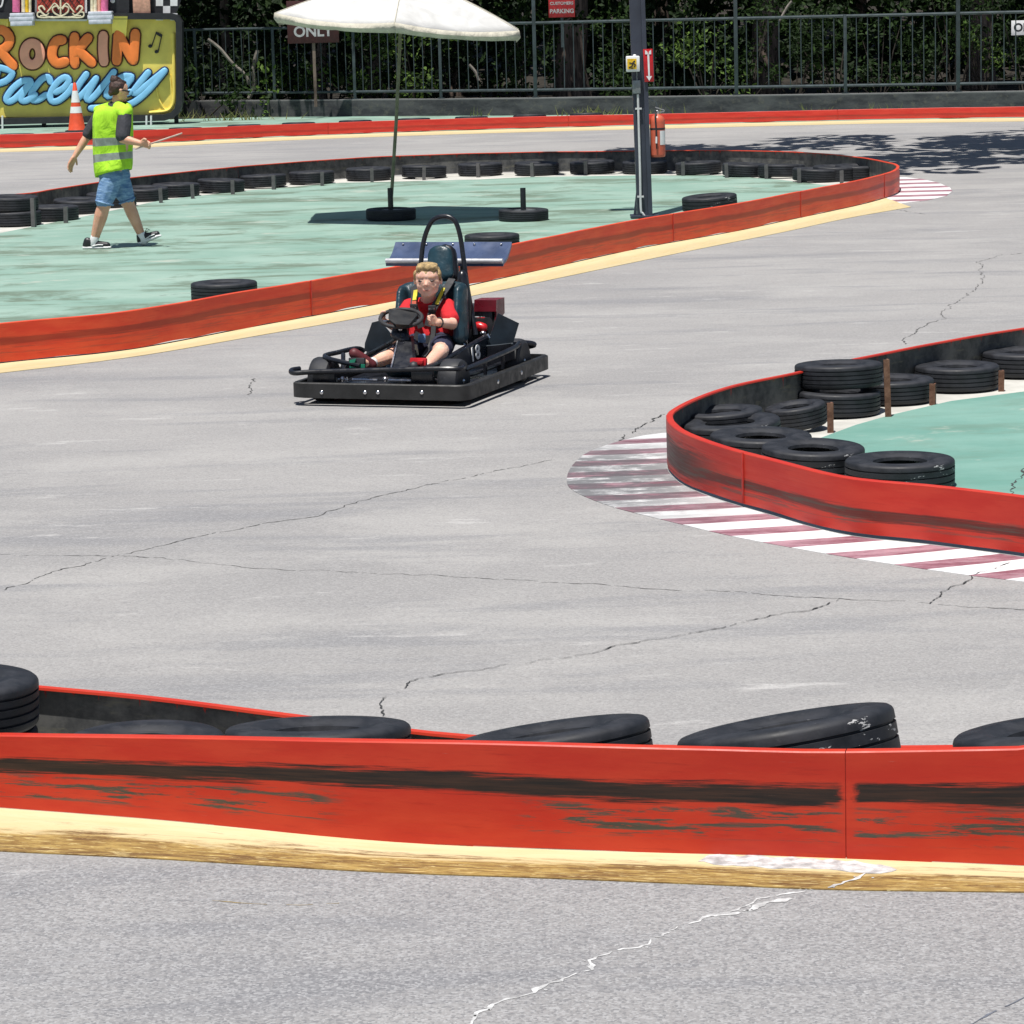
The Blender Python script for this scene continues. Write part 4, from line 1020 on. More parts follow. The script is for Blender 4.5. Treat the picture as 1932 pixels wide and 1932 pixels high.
    b.plate([P(1172, 236, -0.03), P(1218, 258, -0.03), P(1212, 282, -0.03), P(1168, 256, -0.03)], (0, 0.02, 0)); b.build('music_note', M['sk'], r)
    # jukebox-like upper part
    b = MB(); b.plate([P(-520, 118, -0.1), P(-520, -700, -0.1), P(970, -700, -0.1), P(970, 118, -0.1)], (0, 0.3, 0)); b.build('upper_board', M['sk'], r, 0)
    b = MB(); b.plate([P(-30, 140, -0.06), P(-30, 200, -0.06), P(62, 200, -0.06), P(62, 140, -0.06)], (0, 0.12, 0)); b.build('yellow_bracket', M['sy'], r, 0); b = MB(); b.plate([P(842, 122, -0.22), P(842, 255, -0.02), P(945, 300, -0.02), P(957, 122, -0.22)], (0, 0.12, 0)); b.build('yellow_bracket', M['sy'], r, 0)
    def col(x, w_, m_, y1=98):
        b = MB(); b.tube([P(x, -700, -0.3), P(x, y1, -0.3)], w_ / 3.979 / FPX * SY / 2, 14); b.build('column', m_, r)
    for x, w_, m_ in ((122, 56, M['pink']), (176, 30, M['cream']), (203, 26, M['syel']), (226, 20, M['cream']), (690, 22, M['cream']), (716, 28, M['cream']), (745, 26, M['peach']), (785, 54, M['pink'])): col(x, w_, m_, 92)
    for x0, x1, y0, y1 in ((72, 248, 100, 192), (660, 838, 88, 178)):
        for q, (ya, yb, e) in enumerate(((y0, y0 + 26, 0), (y0 + 27, y0 + 58, 5), (y0 + 59, y1, -4))):
            c0, c1 = P(x0 - e, ya, -0.45), P(x1 + e, yb, -0.45); b = MB(); b.box(((c0.x + c1.x) / 2, c0.y + 0.18, (c0.z + c1.z) / 2), (abs(c1.x - c0.x), 0.36, abs(c0.z - c1.z)), None, 0.012); b.build('plinth', M['stone'], r)
    b = MB(); b.plate([P(262, 158, -0.16), P(262, -700, -0.16), P(652, -700, -0.16), P(652, 158, -0.16)], (0, 0.06, 0)); b.build('white_surround', M['white'], r, 0)
    b = MB(); b.plate([P(278, 142, -0.19), P(278, -700, -0.19), P(632, -700, -0.19), P(632, 142, -0.19)], (0, 0.028, 0)); g = b.build('red_panel', M['sred'], r, 0)
    b = MB()
    for i in range(-2, 8):
        x = 278 + i * 52
        for s_ in (1, -1):
            pts = []
            for t in range(0, 21):
                yy = -60 + t * 10; xx = x + s_ * (t * 7) + (0 if s_ > 0 else 140)
                if 282 < xx < 628 and -60 < yy < 100: pts.append(P(xx, yy, -0.2 if s_ > 0 else -0.205))
            if len(pts) > 1: b.tube([pts[0], pts[-1]], 0.007, 5)
    b.build('lattice', M['sk'], g)
    b = MB()
    def sc(pts, r_=0.016): b.stroke([P(x, y, -0.215) for x, y in pts], r_, 0.012, n_, 8)
    b.tube([P(455, -60, -0.21), P(455, 130, -0.21)], 0.018, 8)
    for m_ in (1, -1):
        f = lambda x: 455 + m_ * x
        sc([(f(0), 125), (f(50), 95), (f(60), 60), (f(30), 45), (f(15), 65)]); sc([(f(0), 128), (f(80), 130), (f(130), 105), (f(165), 60), (f(140), 45), (f(120), 70)], 0.018)
        sc([(f(60), 128), (f(120), 132), (f(170), 125), (f(172), 95), (f(150), 90)], 0.016); sc([(f(10), 60), (f(45), 25), (f(75), 60), (f(100), 90)], 0.014); sc([(f(90), 100), (f(110), 115), (f(150), 118)], 0.012)
    b.build('scrollwork', M['cream'], g, 0.9)
    c0, c1 = P(1002, 104, -0.1), P(1118, -200, -0.1); b = MB(); b.box(((c0.x + c1.x) / 2, c0.y, (c0.z + c1.z) / 2), (abs(c1.x - c0.x), 0.1, abs(c0.z - c1.z)), None, 0.01); b.build('peach_panel', M['peach'], r)
    b = MB(); b.plate([P(960, 116, 0.02), P(960, -200, 0.02), P(1440, -200, 0.02), P(1380, -60, 0.02), P(1330, 85, 0.02), P(1290, 116, 0.02)], (0, 0.05, 0)); b.build('checker_backing', M['sk'], r, 0)
    b = MB(); bk_ = 54
    for i in range(4):
        for j in range(-3, 2):
            if (i + j) % 2 == 0: continue
            x, y = 1170 + i * bk_, 45 + j * bk_
            if x + bk_ > 1378 - max(0, y + bk_) * 0.5: 
                if i == 3 and y > 20: continue
            b.plate([P(x, y, 0.012), P(x + bk_, y, 0.012), P(x + bk_, y + bk_, 0.012), P(x, y + bk_, 0.012)], (0, 0.006, 0))
    b.build('checker_squares', M['white'], r, 0)
    b = MB(); b.hull([(P(845, 5, -0.12), (0.05, 0.02, 0.05))]); b.stroke([P(x, y, -0.12) for x, y in ((0, 52), (14, 40), (28, -20), (45, -40))], 0.018, 0.012, n_, 8); b.build('white_note', M['white'], r)
    # supports behind
    for x in (-300, 300, 900, 1300):
        b = MB(); q = P(x, 400, 0.14); b.box((q.x, q.y + 0.06, 0.85), (0.08, 0.08, 1.7)); b.build('rear_post', M['sk'], r)
sign_board()

def textobj(name, s_, size, m_, parent, loc, ext=0.002, off=0.0, rot=(R(90), 0, 0), spacing=1.0):
    cu = bpy.data.curves.new(name, 'FONT'); cu.body = s_; cu.size = size; cu.extrude = ext; cu.offset = off; cu.align_x = 'CENTER'; cu.align_y = 'CENTER'; cu.space_character = spacing
    o = bpy.data.objects.new('tmp', cu); C.objects.link(o); bpy.context.view_layer.update()
    me = bpy.data.meshes.new_from_object(o.evaluated_get(bpy.context.evaluated_depsgraph_get())); bpy.data.objects.remove(o)
    me.materials.clear(); me.materials.append(m_); q = link(name, me, parent); q.location = loc; q.rotation_euler = rot; return q
def wall_sign(name, label, u0, v0, u1, v1, y, m_, lines, tm, size):
    a, c = PY(u0, v0, y), PY(u1, v1, y); cx, cz = (a.x + c.x) / 2, (a.z + c.z) / 2
    r = empty(name, (cx, y, cz), label, 'sign')
    b = MB(); b.box((0, 0, 0), (abs(c.x - a.x), 0.02, abs(a.z - c.z)), None, 0.004); b.build('board', m_, r)
    for i, (t, dz, sz) in enumerate(lines): textobj('lettering', t, sz, tm, r, (0, -0.0115, dz), 0.001, sz * 0.028)
    return r
k = 62 / FPX
r = wall_sign('parking_sign', 'red parking sign with pale lettering above the railing', 1034, -26, 1085, 32, 62.0, M['signred'], [('CUSTOMERS', 0.035 - 0.07 + 0.0, 0.082), ('PARKING', -0.19, 0.115)], M['signtext'], 0)
b = MB(); b.box((0, 0.04, -0.1), (0.05, 0.03, 1.6)); b.build('post', M['fence'], r)
r = wall_sign('forbidding_sign', 'dark maroon board reading only, half hidden under the umbrella', 540, 2, 640, 80, 62.6, M['maroon'], [('ONLY', -0.2, 0.29)], M['signtext'], 0)
b = MB(); b.box((0, 0.05, -0.6), (0.06, 0.04, 2.2)); b.build('post', M['bark'], r)
r = wall_sign('white_sign', 'white sign with black letters cut by the right frame edge', 1908, 39, 1974, 65, 61.9, M['white'], [('ONLY', 0, 0.225)], M['sk'], 0)

# ------------------------------------------------------------------ the wood behind the railing
bm = bmesh.new()
gx = [-60 + i * 5 for i in range(25)]; gy = [64, 68, 72, 78, 84, 92, 100, 115, 140, 170]
grid = {}
for i, x in enumerate(gx):
    for j, y in enumerate(gy):
        z = 0.02 + (0 if y < 78 else (y - 78) * 0.22) + (0.25 * mnoise.noise(Vector((x * 0.2, y * 0.2, 0))) if y > 66 else 0)
        grid[i, j] = bm.verts.new((x, y, max(z, 0.02)))
for i in range(len(gx) - 1):
    for j in range(len(gy) - 1): bm.faces.new((grid[i, j], grid[i + 1, j], grid[i + 1, j + 1], grid[i, j + 1]))
me = bpy.data.meshes.new('wooded_bank'); bm.to_mesh(me); bm.free(); finish(me, M['soil'], 1.0); o = link('wooded_bank', me); o['kind'] = 'structure'

def leaf_mesh(name, n, place, size, mats, rng, lying=0.5):
    V = []; F = []; MI = []
    for i in range(n):
        p, k_ = place(rng); s_ = size * rng.uniform(0.6, 1.3)
        nrm_ = Vector((rng.gauss(0, 1), rng.gauss(0, 1) - 0.4, rng.gauss(0, 1) + lying)).normalized()
        a = nrm_.orthogonal().normalized(); a.rotate(Quaternion(nrm_, rng.uniform(0, 6.28))); b_ = nrm_.cross(a)
        j = len(V); V += [p - a * s_, p + b_ * s_ * 0.5 + nrm_ * s_ * 0.12, p + a * s_, p - b_ * s_ * 0.5 + nrm_ * s_ * 0.12]
        F.append((j, j + 1, j + 2, j + 3)); MI.append(k_ if k_ is not None else (0 if rng.random() < 0.6 else 1))
    me = bpy.data.meshes.new(name); me.from_pydata(V, [], F)
    for mm in mats: me.materials.append(mm)
    me.polygons.foreach_set('material_index', MI); me.update(); return me
LM = [M['leafa'], M['leafb'], M['leafc']]
def clumps(rng, n, box, rad):
    return [(Vector((rng.uniform(*box[0]), rng.uniform(*box[1]), rng.uniform(*box[2]))), rng.uniform(*rad), rng.random()) for _ in range(n)]
def crown_mesh(seed_, rx, rz, n, size):
    rng = random.Random(seed_); cl = clumps(rng, 34, ((-rx, rx), (-rx, rx), (-rz, rz)), (0.5, 1.2))
    cl = [c for c in cl if (c[0].x / rx) ** 2 + (c[0].y / rx) ** 2 + (c[0].z / rz) ** 2 < 1.1] or cl
    def place(rg):
        c, r_, t = rg.choice(cl); d = Vector((rg.gauss(0, 1), rg.gauss(0, 1), rg.gauss(0, 1))).normalized() * r_ * rg.uniform(0.5, 1) ** 0.5; d.z *= 0.7
        return c + d, (0 if t < 0.5 else 1 if t < 0.85 else 2)
    return leaf_mesh('crown', n, place, size, LM, rng)
crowns = [crown_mesh(11, 3.6, 2.0, 5200, 0.24), crown_mesh(12, 3.2, 1.8, 4600, 0.24)]
def trunk(h, r0, rng, forks=4, lean=0.0):
    b = MB(); pts = [(lean * t + 0.1 * mnoise.noise(Vector((t, h, r0 * 9))), 0.1 * mnoise.noise(Vector((r0 * 5, t, h))), t) for t in [h * i / 7 for i in range(8)]]
    b.tube(pts, [r0 * (1.25 if i == 0 else 1 - 0.06 * i) for i in range(8)], 12)
    for k_ in range(forks):
        t = h * rng.uniform(0.55, 0.95); a = rng.uniform(0, 6.28); L = rng.uniform(1.2, 2.4); q = Vector((lean * t, 0, t))
        b.tube([q, q + Vector((math.cos(a) * L * 0.5, math.sin(a) * L * 0.5, L * 0.35)), q + Vector((math.cos(a) * L, math.sin(a) * L, L * 0.75))], [r0 * 0.4, r0 * 0.28, r0 * 0.1], 8)
    return b
treespec = [(225, 70, 0.28), (420, 68.5, 0.12), (595, 66.5, 0.2), (705, 67.5, 0.16), (1078, 67, 0.36), (1250, 72, 0.2), (1440, 68, 0.34), (1625, 71, 0.15), (1850, 68, 0.3), (2080, 70, 0.3), (-60, 69, 0.3), (860, 73, 0.2)]
rng = random.Random(5)
tl = ['behind the painted sign', 'slim and pale just right of the painted sign', 'brown and split, left of the umbrella pole behind the railing', 'twisted with the ivy, nearest left of the umbrella pole', 'broad and dark below the red parking sign',
      'slim and dark behind the lamp pole', 'broad and dark, right of the fire extinguisher pole', 'slender with open branches in the right half', 'wide and dark near the white sign', 'outside the right frame edge', 'outside the left frame edge', 'set far back between the umbrella and the parking sign']
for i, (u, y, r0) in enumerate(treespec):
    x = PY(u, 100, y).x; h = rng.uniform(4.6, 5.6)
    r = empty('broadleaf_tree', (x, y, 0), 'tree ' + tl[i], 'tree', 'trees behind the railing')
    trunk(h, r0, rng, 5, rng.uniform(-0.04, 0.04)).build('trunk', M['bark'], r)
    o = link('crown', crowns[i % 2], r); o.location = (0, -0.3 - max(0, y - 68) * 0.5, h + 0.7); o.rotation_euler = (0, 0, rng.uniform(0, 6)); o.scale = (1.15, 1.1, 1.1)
# pale dead branches in the understorey
M['pbark'] = plain('pale_bark', (0.2, 0.18, 0.155), 0.9, 0, 0.4, 5)
for pts, rr, l in [([(392, 74), (415, 92), (437, 118), (463, 142), (470, 160)], 0.035, 'pale broken branch leaning behind the railing right of the painted sign'),
                   ([(1494, 2), (1486, 12), (1478, 26), (1470, 40)], 0.025, 'thin pale branch forking above the railing right of the lamp pole'),
                   ([(885, 122), (897, 136), (903, 152)], 0.03, 'short pale branch behind the railing under the umbrella edge'),
                   ([(470, 186), (480, 160), (478, 130), (486, 95)], 0.045, 'curving pale stem behind the railing left of the umbrella')]:
    b = MB(); b.tube(smooth_pts([PY(u, v, 64.5) for u, v in pts], 8), rr, 8); o = b.build('fallen_branch', M['pbark']); tag(o, l, 'branch')
# shrubs with leaves one can tell apart
M['dstem'] = plain('dark_stem', (0.03, 0.024, 0.018), 0.9)
shr = [(385, 64.6, 1.5, 1.2, 'a'), (455, 65.6, 1.2, 2.0, 'b'), (500, 65.2, 0.9, 1.0, 'a'), (548, 64.4, 0.8, 0.9, 'c'), (620, 66.5, 1.3, 2.2, 'b'), (690, 66, 1.1, 2.2, 'b'), (728, 64.4, 1.0, 2.0, 'c'), (790, 64.8, 1.2, 1.7, 'c'),
       (850, 65.8, 1.0, 1.4, 'b'), (915, 66.5, 1.2, 2.1, 'b'), (990, 65.6, 1.0, 1.9, 'a'), (1130, 65.2, 1.1, 1.9, 'a'), (1190, 64.4, 0.5, 0.6, 'a'), (1255, 65.8, 1.1, 2.2, 'b'), (1335, 64.6, 1.1, 1.5, 'c'), (1410, 65.2, 1.0, 2.2, 'a'),
       (1500, 66, 1.3, 2.2, 'a'), (1580, 65.5, 1.2, 2.3, 'b'), (1660, 65, 1.1, 1.8, 'a'), (1745, 65.8, 1.2, 2.2, 'b'), (1800, 65, 1.0, 2.4, 'a'), (1860, 65.2, 1.0, 2.4, 'c'), (1935, 65, 1.2, 2.2, 'a'), (2060, 65.5, 1.4, 2.2, 'b'), (300, 65, 1.3, 2.4, 'a'), (160, 66, 1.5, 2.4, 'b'), (20, 66, 1.5, 2.4, 'a')]
for i, (u, y, w_, h_, k_) in enumerate(shr):
    x = PY(u, 150, y).x; rg = random.Random(100 + i)
    cl = clumps(rg, 9, ((-w_ * 0.7, w_ * 0.7), (-0.6, 0.6), (h_ * 0.15, h_)), (0.18, 0.42)); base_i = {'a': 0, 'b': 1, 'c': 2}[k_]
    def place(rg2, cl=cl, base_i=base_i):
        c, r_, t = rg2.choice(cl); d = Vector((rg2.gauss(0, 1), rg2.gauss(0, 1), rg2.gauss(0, 1))) * r_ * 0.6
        q = c + d; q.z = max(q.z, 0.03); return q, (base_i if rg2.random() < 0.5 else rg2.choice([0, 1, 1]))
    r = empty('shrub', (x, y, 0.02), f"{['mid green', 'dark green', 'lime green'][base_i]} leafy shrub behind the railing, {ORD[min(i, 23)]} of those counted from the painted sign" if u > 360 and i < 24 else f'leafy shrub behind the painted sign, {["right", "middle", "left"][i - 24]}', 'shrub', 'shrubs behind the railing')
    link('foliage', leaf_mesh('foliage', 560, place, 0.065, LM, rg), r)
    b = MB()
    for c, r_, t in cl[:6]: b.tube([(c.x * 0.15, c.y * 0.15, 0), (c.x * 0.6, c.y * 0.6, c.z * 0.6), tuple(c)], [0.02, 0.014, 0.006], 5)
    b.build('stems', M['dstem'], r)
# distant mass of undergrowth
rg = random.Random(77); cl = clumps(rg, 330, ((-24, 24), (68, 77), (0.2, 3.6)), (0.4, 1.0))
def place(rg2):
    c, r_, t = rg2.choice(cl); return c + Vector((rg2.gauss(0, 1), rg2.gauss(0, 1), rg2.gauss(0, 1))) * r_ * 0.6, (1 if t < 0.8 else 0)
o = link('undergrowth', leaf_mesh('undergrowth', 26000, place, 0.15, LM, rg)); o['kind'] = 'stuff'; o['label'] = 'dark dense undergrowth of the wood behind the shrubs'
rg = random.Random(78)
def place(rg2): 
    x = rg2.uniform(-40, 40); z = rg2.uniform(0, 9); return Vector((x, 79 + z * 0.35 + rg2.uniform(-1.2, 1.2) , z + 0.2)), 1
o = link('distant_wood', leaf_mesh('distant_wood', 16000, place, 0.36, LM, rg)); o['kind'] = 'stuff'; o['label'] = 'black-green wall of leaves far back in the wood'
# tree on the right whose shade falls on the track
r = empty('shade_tree', (9.6, 36.5, 0), 'tall tree standing beyond the right frame edge that shades the track', 'tree')
trunk(6.5, 0.3, rng, 6).build('trunk', M['bark'], r)
p0 = G(1700, 293)
for j, (dx, dy, dz, sx) in enumerate(((0, 0, 0, 1.0), (3.6, 0.5, 0.6, 1.1), (-3.2, 1.2, 0.3, 0.75))):
    o = link('crown', crown_mesh(30 + j, 3.9, 1.3, (1300, 1300, 500)[j], 0.3), r); zz = 6.2; o.location = Vector((p0.x + 0.2, p0.y + 0.6, 0)) - Vector((SUN.x / -SUN.z, SUN.y / -SUN.z, 0)) * zz - Vector((9.6, 36.5, 0)) + Vector((dx, dy, zz + dz)); o.scale = (1.0, 1.25, 1)
# weeds
V = []; F = []; rg = random.Random(9)
for (u, v, n_, w_) in [(455, 226, 60, 0.5), (395, 223, 40, 0.45), (1110, 217, 60, 0.4), (1170, 214.5, 70, 0.4), (905, 219, 14, 0.15), (1660, 211.5, 20, 0.2), (1545, 212, 14, 0.2), (330, 224, 40, 0.3), (1250, 215, 20, 0.3)]:
    p = G(u, v)
    for i in range(n_):
        x, y = p.x + rg.gauss(0, w_), p.y - 0.25 + rg.gauss(0, 0.12); hh = rg.uniform(0.06, 0.24); a = rg.uniform(0, 3.14); dx, dy = 0.012 * math.cos(a), 0.012 * math.sin(a); lx, ly = rg.gauss(0, 0.09), rg.gauss(0, 0.05)
        j = len(V); V += [(x - dx, y - dy, 0.004), (x + dx, y + dy, 0.004), (x + lx, y + ly, hh)]; F.append((j, j + 1, j + 2))
me = bpy.data.meshes.new('weeds'); me.from_pydata(V, [], F); me.materials.append(M['grass']); o = link('weeds', me); o['kind'] = 'stuff'; o['label'] = 'dry tufts of weeds along the foot of the wall'
# ------------------------------------------------------------------ the go-kart
KO = G(714, 769); KA = R(-19)
Kn = Vector((-math.sin(KA), math.cos(KA), 0)); Kx = Vector((math.cos(KA), math.sin(KA), 0))
def K(x, y, Y):
    """measured kart point (front view detail) on the kart's own cross plane Y metres behind its nose"""
    d = ray((820 + x / 2.3) / 1.5652, (620 + y / 2.3) / 1.5652); t = ((KO + Kn * Y) - cP).dot(Kn) / d.dot(Kn); p = cP + d * t - KO
    return Vector((p.dot(Kx), p.dot(Kn), p.z))
def kart():
    r = empty('go_kart', KO, 'black single-seat go-kart number 18 with rear wing and roll hoop, driven by the child', 'go-kart', None, KA)
    W, L, cr_ = 0.572, 1.6, 0.1
    # wraparound rubber bumper
    def loop(w, l0, l1, c, n_=5):
        pts = []
        for cx, cy, a0 in ((-w + c, l0 + c, 180), (w - c, l0 + c, 270), (w - c, l1 - c, 0), (-w + c, l1 - c, 90)):
            for i in range(n_): a = R(a0 + 90 * i / (n_ - 1)); pts.append(Vector((cx + c * math.cos(a), cy + c * math.sin(a), 0)))
        return pts
    o_, i_ = loop(W, 0, L, 0.07), loop(W - 0.035, 0.035, L - 0.035, 0.045)
    b = MB(); z0, z1 = 0.045, 0.142; n_ = len(o_)
    rings = []
    for P_, zz in ((o_, z0 + 0.006), (o_, z1 - 0.006), (i_, z1), (i_, z0)):
        rings.append([b.bm.verts.new(Vector((p.x, p.y, zz + 0.003 * mnoise.noise(p * 6)))) for p in P_])
    oc = [b.bm.verts.new(Vector((p.x * 0.985, p.y * 0.99 + 0.005, z1))) for p in o_]
    rings.insert(2, oc)
    for q in range(5):
        A, B_ = rings[q], rings[(q + 1) % 5]
        for k in range(n_): b.bm.faces.new((A[k], A[(k + 1) % n_], B_[(k + 1) % n_], B_[k]))
    bp = b.build('bumper', M['blackm'], r, 0.5)
    b = MB()
    for x in (298, 592, 680, 978): q = K(x, 1240, -0.002); b2 = MB(); b2.hull([(q, (0.013, 0.006, 0.013))]); b2.build('bolt', M['chrome'], bp)
    for yy in (0.55, 1.0): b = MB(); b.hull([((W + 0.002, yy, 0.095), (0.006, 0.014, 0.014))]); b.build('bolt', M['chrome'], bp)
    # floor and frame
    b = MB(); b.box((0, 0.82, 0.062), (1.02, 1.46, 0.012)); b.build('floor_shadow_pan', M['black'], r)  # floor pan, widened to the bumper to stand in for the shadow below
    def T(name, pts, rad, m_='black', k=4, seg=10): b = MB(); b.tube(smooth_pts(pts, k), rad, seg); return b.build(name, M[m_], r)
    zt = 0.235
    T('front_nerf_bar', [K(150, 1078, 0.16), K(95, 1088, 0.1), K(110, 1108, 0.05), K(250, 1100, 0.06), K(700, 1088, 0.06), K(1100, 1078, 0.06), K(1240, 1078, 0.1), K(1262, 1060, 0.2)], 0.0155)
    T('frame_tube', [K(560, 1060, 0.12), K(320, 1000, 0.22), K(420, 965, 0.5), K(540, 940, 0.75), K(590, 960, 0.8)], 0.015)
    T('frame_tube', [K(445, 1090, 0.25), K(445, 980, 0.4)], 0.014)
    T('side_rail', [K(590, 1000, 0.75), K(700, 940, 0.62), K(790, 890, 0.5), K(850, 850, 0.42)], 0.016)
    T('side_rail', [K(1000, 1075, 0.1), K(1110, 1030, 0.42), K(1250, 950, 0.8), K(1420, 858, 1.15)], 0.016)
    T('side_rail', [K(1270, 1085, 0.3), K(1420, 1020, 0.6), K(1600, 940, 1.0), K(1640, 905, 1.2)], 0.016)
    T('side_rail', [K(1100, 1110, 0.3), K(1290, 1120, 0.5), K(1420, 1080, 0.85), K(1600, 1010, 1.2)], 0.014)
    T('rear_nerf_bar', [K(1590, 925, 1.15), K(1650, 903, 1.3), K(1720, 905, 1.36), K(1742, 918, 1.38), K(1690, 930, 1.4)], 0.017)
    for x, y0, y1, yy in ((1410, 1030, 1120, 0.75), (1530, 980, 1080, 1.0)): T('strut', [K(x, y0, yy), K(x, y1, yy)], 0.012)
    # number panel
    b = MB(); qs = [K(1110, 1060, 0.43), K(1270, 945, 0.79), K(1432, 862, 1.13), K(1425, 1010, 1.1), K(1275, 1075, 0.78)]; b.plate(qs, (-0.012, 0, 0)); pn = b.build('number_panel', M['navy'], r, 0)
    ax = (K(1425, 960, 1.1) - K(1270, 1020, 0.78)).normalized(); c = K(1322, 978, 0.91) + Vector((0.008, 0, 0))
    ay = Vector((0, 0, 1)); ax = (K(1375, 965, 1.02) - K(1285, 1010, 0.84)).normalized(); az = ax.cross(ay).normalized(); ay = az.cross(ax).normalized()
    t = textobj('number', '18', 0.132, M['white'], pn, c + az * 0.012, 0.002, 0.0022, spacing=1.15)
    t.rotation_euler = Matrix((ax, ay, az)).transposed().to_euler(); t.scale = (0.95, 0.95, 1)
    # side pods
    b = MB(); b.plate([K(588, 960, 0.85), K(592, 905, 0.85), K(640, 765, 0.85), K(690, 752, 0.85), K(780, 862, 0.85), K(790, 880, 0.85), K(640, 965, 0.85)], (0.0, 0.02, 0.0)); b.build('side_pod', M['podm'], r, 0)
    b = MB(); b.plate([K(1425, 925, 1.12), K(1440, 870, 1.12), K(1498, 702, 1.12), K(1640, 770, 1.12), K(1600, 905, 1.12)], (-0.01, 0.02, 0)); b.build('side_pod', M['podm'], r, 0)
    b = MB(); b.tube([K(1415, 925, 1.1), K(1500, 918, 1.1), K(1600, 906, 1.1)], 0.006, 6); b.hull([(K(1592, 912, 1.09), 0.01)]); b.build('pod_edge', M['podm'], r)
    b = MB(); b.plate([K(1425, 930, 1.08), K(1605, 915, 1.08), K(1612, 1010, 1.08), K(1425, 1075, 1.08)], (0, 0.01, 0)); b.build('side_panel', M['black'], r, 0)
    # front boxes
    for x0, x1, y0, y1 in ((235, 390, 1092, 1184), (905, 1055, 1090, 1180)):
        a, c = K(x0, y0, 0.085), K(x1, y1, 0.085); b = MB(); b.box(((a.x + c.x) / 2, 0.1, (a.z + c.z) / 2), (c.x - a.x, 0.04, a.z - c.z), None, 0.008); b.build('front_box', M['black'], r)
    # wheels
    def wheel(c, rad, wid, side):
        b = MB(); prof = [(rad * 0.55, wid * 0.5), (rad * 0.8, wid * 0.52), (rad * 0.95, wid * 0.44), (rad, wid * 0.3), (rad, -wid * 0.3), (rad * 0.95, -wid * 0.44), (rad * 0.8, -wid * 0.52), (rad * 0.55, -wid * 0.5)]
        mt = Matrix.Translation(c) @ Matrix.Rotation(R(90), 4, 'Y'); b.lathe(prof, 32, mt); w_ = b.build('wheel', M['rubber'], r)
        b = MB(); b.lathe([(rad * 0.56, wid * 0.40), (rad * 0.5, wid * 0.47), (rad * 0.3, wid * 0.25), (rad * 0.2, wid * 0.3)], 24, Matrix.Translation(c) @ Matrix.Rotation(R(90 * side), 4, 'Y')); b.build('rim', M['grey'], w_)
        b = MB(); b.hull([(Vector(c) + Vector((side * wid * 0.42, 0, 0)), (0.02, 0.018, 0.018))]); b.build('hub', M['chrome'], w_)
    fr_ = 0.135
    for x, sd in ((318, -1), (1195, 1)): q = K(x, 1170, 0.25); wheel((q.x, 0.25, fr_), fr_, 0.13, sd)
    wheel((0.44, 1.24, 0.14), 0.14, 0.15, 1); wheel((-0.44, 1.24, 0.14), 0.14, 0.15, -1)
    T('rear_axle', [(-0.42, 1.24, 0.14), (0.42, 1.24, 0.14)], 0.016, 'chrome', 1)
    b = MB()
    for x0, x1, y in ((410, 480, 1152), (508, 680, 1152), (738, 905, 1155), (1070, 1120, 1152)): b.tube([K(x0, y, 0.2), K(x1, y + 3, 0.2)], 0.008, 8)
    for x in (440, 730, 1095): b.hull([(K(x, 1150, 0.19), 0.018)])
    for x in (395, 470, 745, 1110): b.tube([K(x, 1135, 0.2), K(x + 5, 1168, 0.2)], 0.007, 6)
    b.build('tie_rods', M['chrome'], r)
    # steering column with cowl, wheel and pad
    b = MB(); q = [K(822, 872, 0.44), K(905, 862, 0.46), K(922, 1078, 0.2), K(762, 1078, 0.2)]; b.plate(q, (0, 0.05, 0.0)); b.build('column_cowl', M['black'], r, 0)
    b = MB(); b.tube([K(818, 880, 0.43), K(770, 1078, 0.185)], 0.007, 6); b.build('cowl_edge', M['chrome'], r)
    b = MB(); b.hull([(K(830, 815, 0.5), (0.05, 0.04, 0.035)), (K(830, 850, 0.46), (0.062, 0.04, 0.03)), (K(850, 880, 0.45), (0.05, 0.04, 0.02))]); b.build('column_head', M['black'], r)
    b = MB(); b.hull([(K(833, 790, 0.47), (0.02, 0.02, 0.018))]); b.hull([(K(833, 812, 0.45), (0.013, 0.013, 0.013))]); b.build('cap_nut', M['chrome'], r)
    ctr = K(838, 735, 0.53); na = Vector((0.12, -0.36, 0.92)).normalized(); e1 = na.cross(Vector((0, 0, 1))).normalized(); e2 = e1.cross(na)
    ring = [ctr + (e1 * math.cos(t_) * 0.128 + e2 * math.sin(t_) * 0.115) for t_ in [2 * math.pi * i / 36 for i in range(36)]]
    b = MB(); b.tube(ring, 0.0125, 10, closed=True); sw = b.build('steering_wheel', M['strap'], r)
    b = MB()
    for a_ in (200, 270, 340): b.tube([ctr - na * 0.02, ctr + e1 * math.cos(R(a_)) * 0.12 + e2 * math.sin(R(a_)) * 0.108], 0.008, 8)
    b.build('spokes', M['chrome'], sw)
    b = MB(); q = [K(755, 672, 0.58), K(790, 668, 0.62), K(940, 700, 0.6), K(950, 712, 0.56), K(890, 780, 0.39), K(800, 776, 0.39), K(752, 740, 0.45)]; b.plate(q, (0.0, 0.022, -0.022)); b.build('steering_pad', M['blackm'], sw, 0)
    # pedals
    for x0, x1, y0, y1, m_ in ((488, 592, 1002, 1072, 'green'), (905, 1010, 1003, 1070, 'redp')):
        a, c = K(x0, y0, 0.16), K(x1, y1, 0.14); b = MB(); b.box(((a.x + c.x) / 2, 0.15, (a.z + c.z) / 2), (c.x - a.x, 0.03, a.z - c.z), Matrix.Rotation(-0.15, 3, 'X'), 0.006)
        if m_ == 'redp': b.box(((a.x + c.x) / 2 + 0.022, 0.125, (a.z + c.z) / 2 + 0.004), (0.035, 0.03, 0.03), None, 0.006)
        pd = b.build('pedal', M['sk' if m_ == 'green' else m_], r)
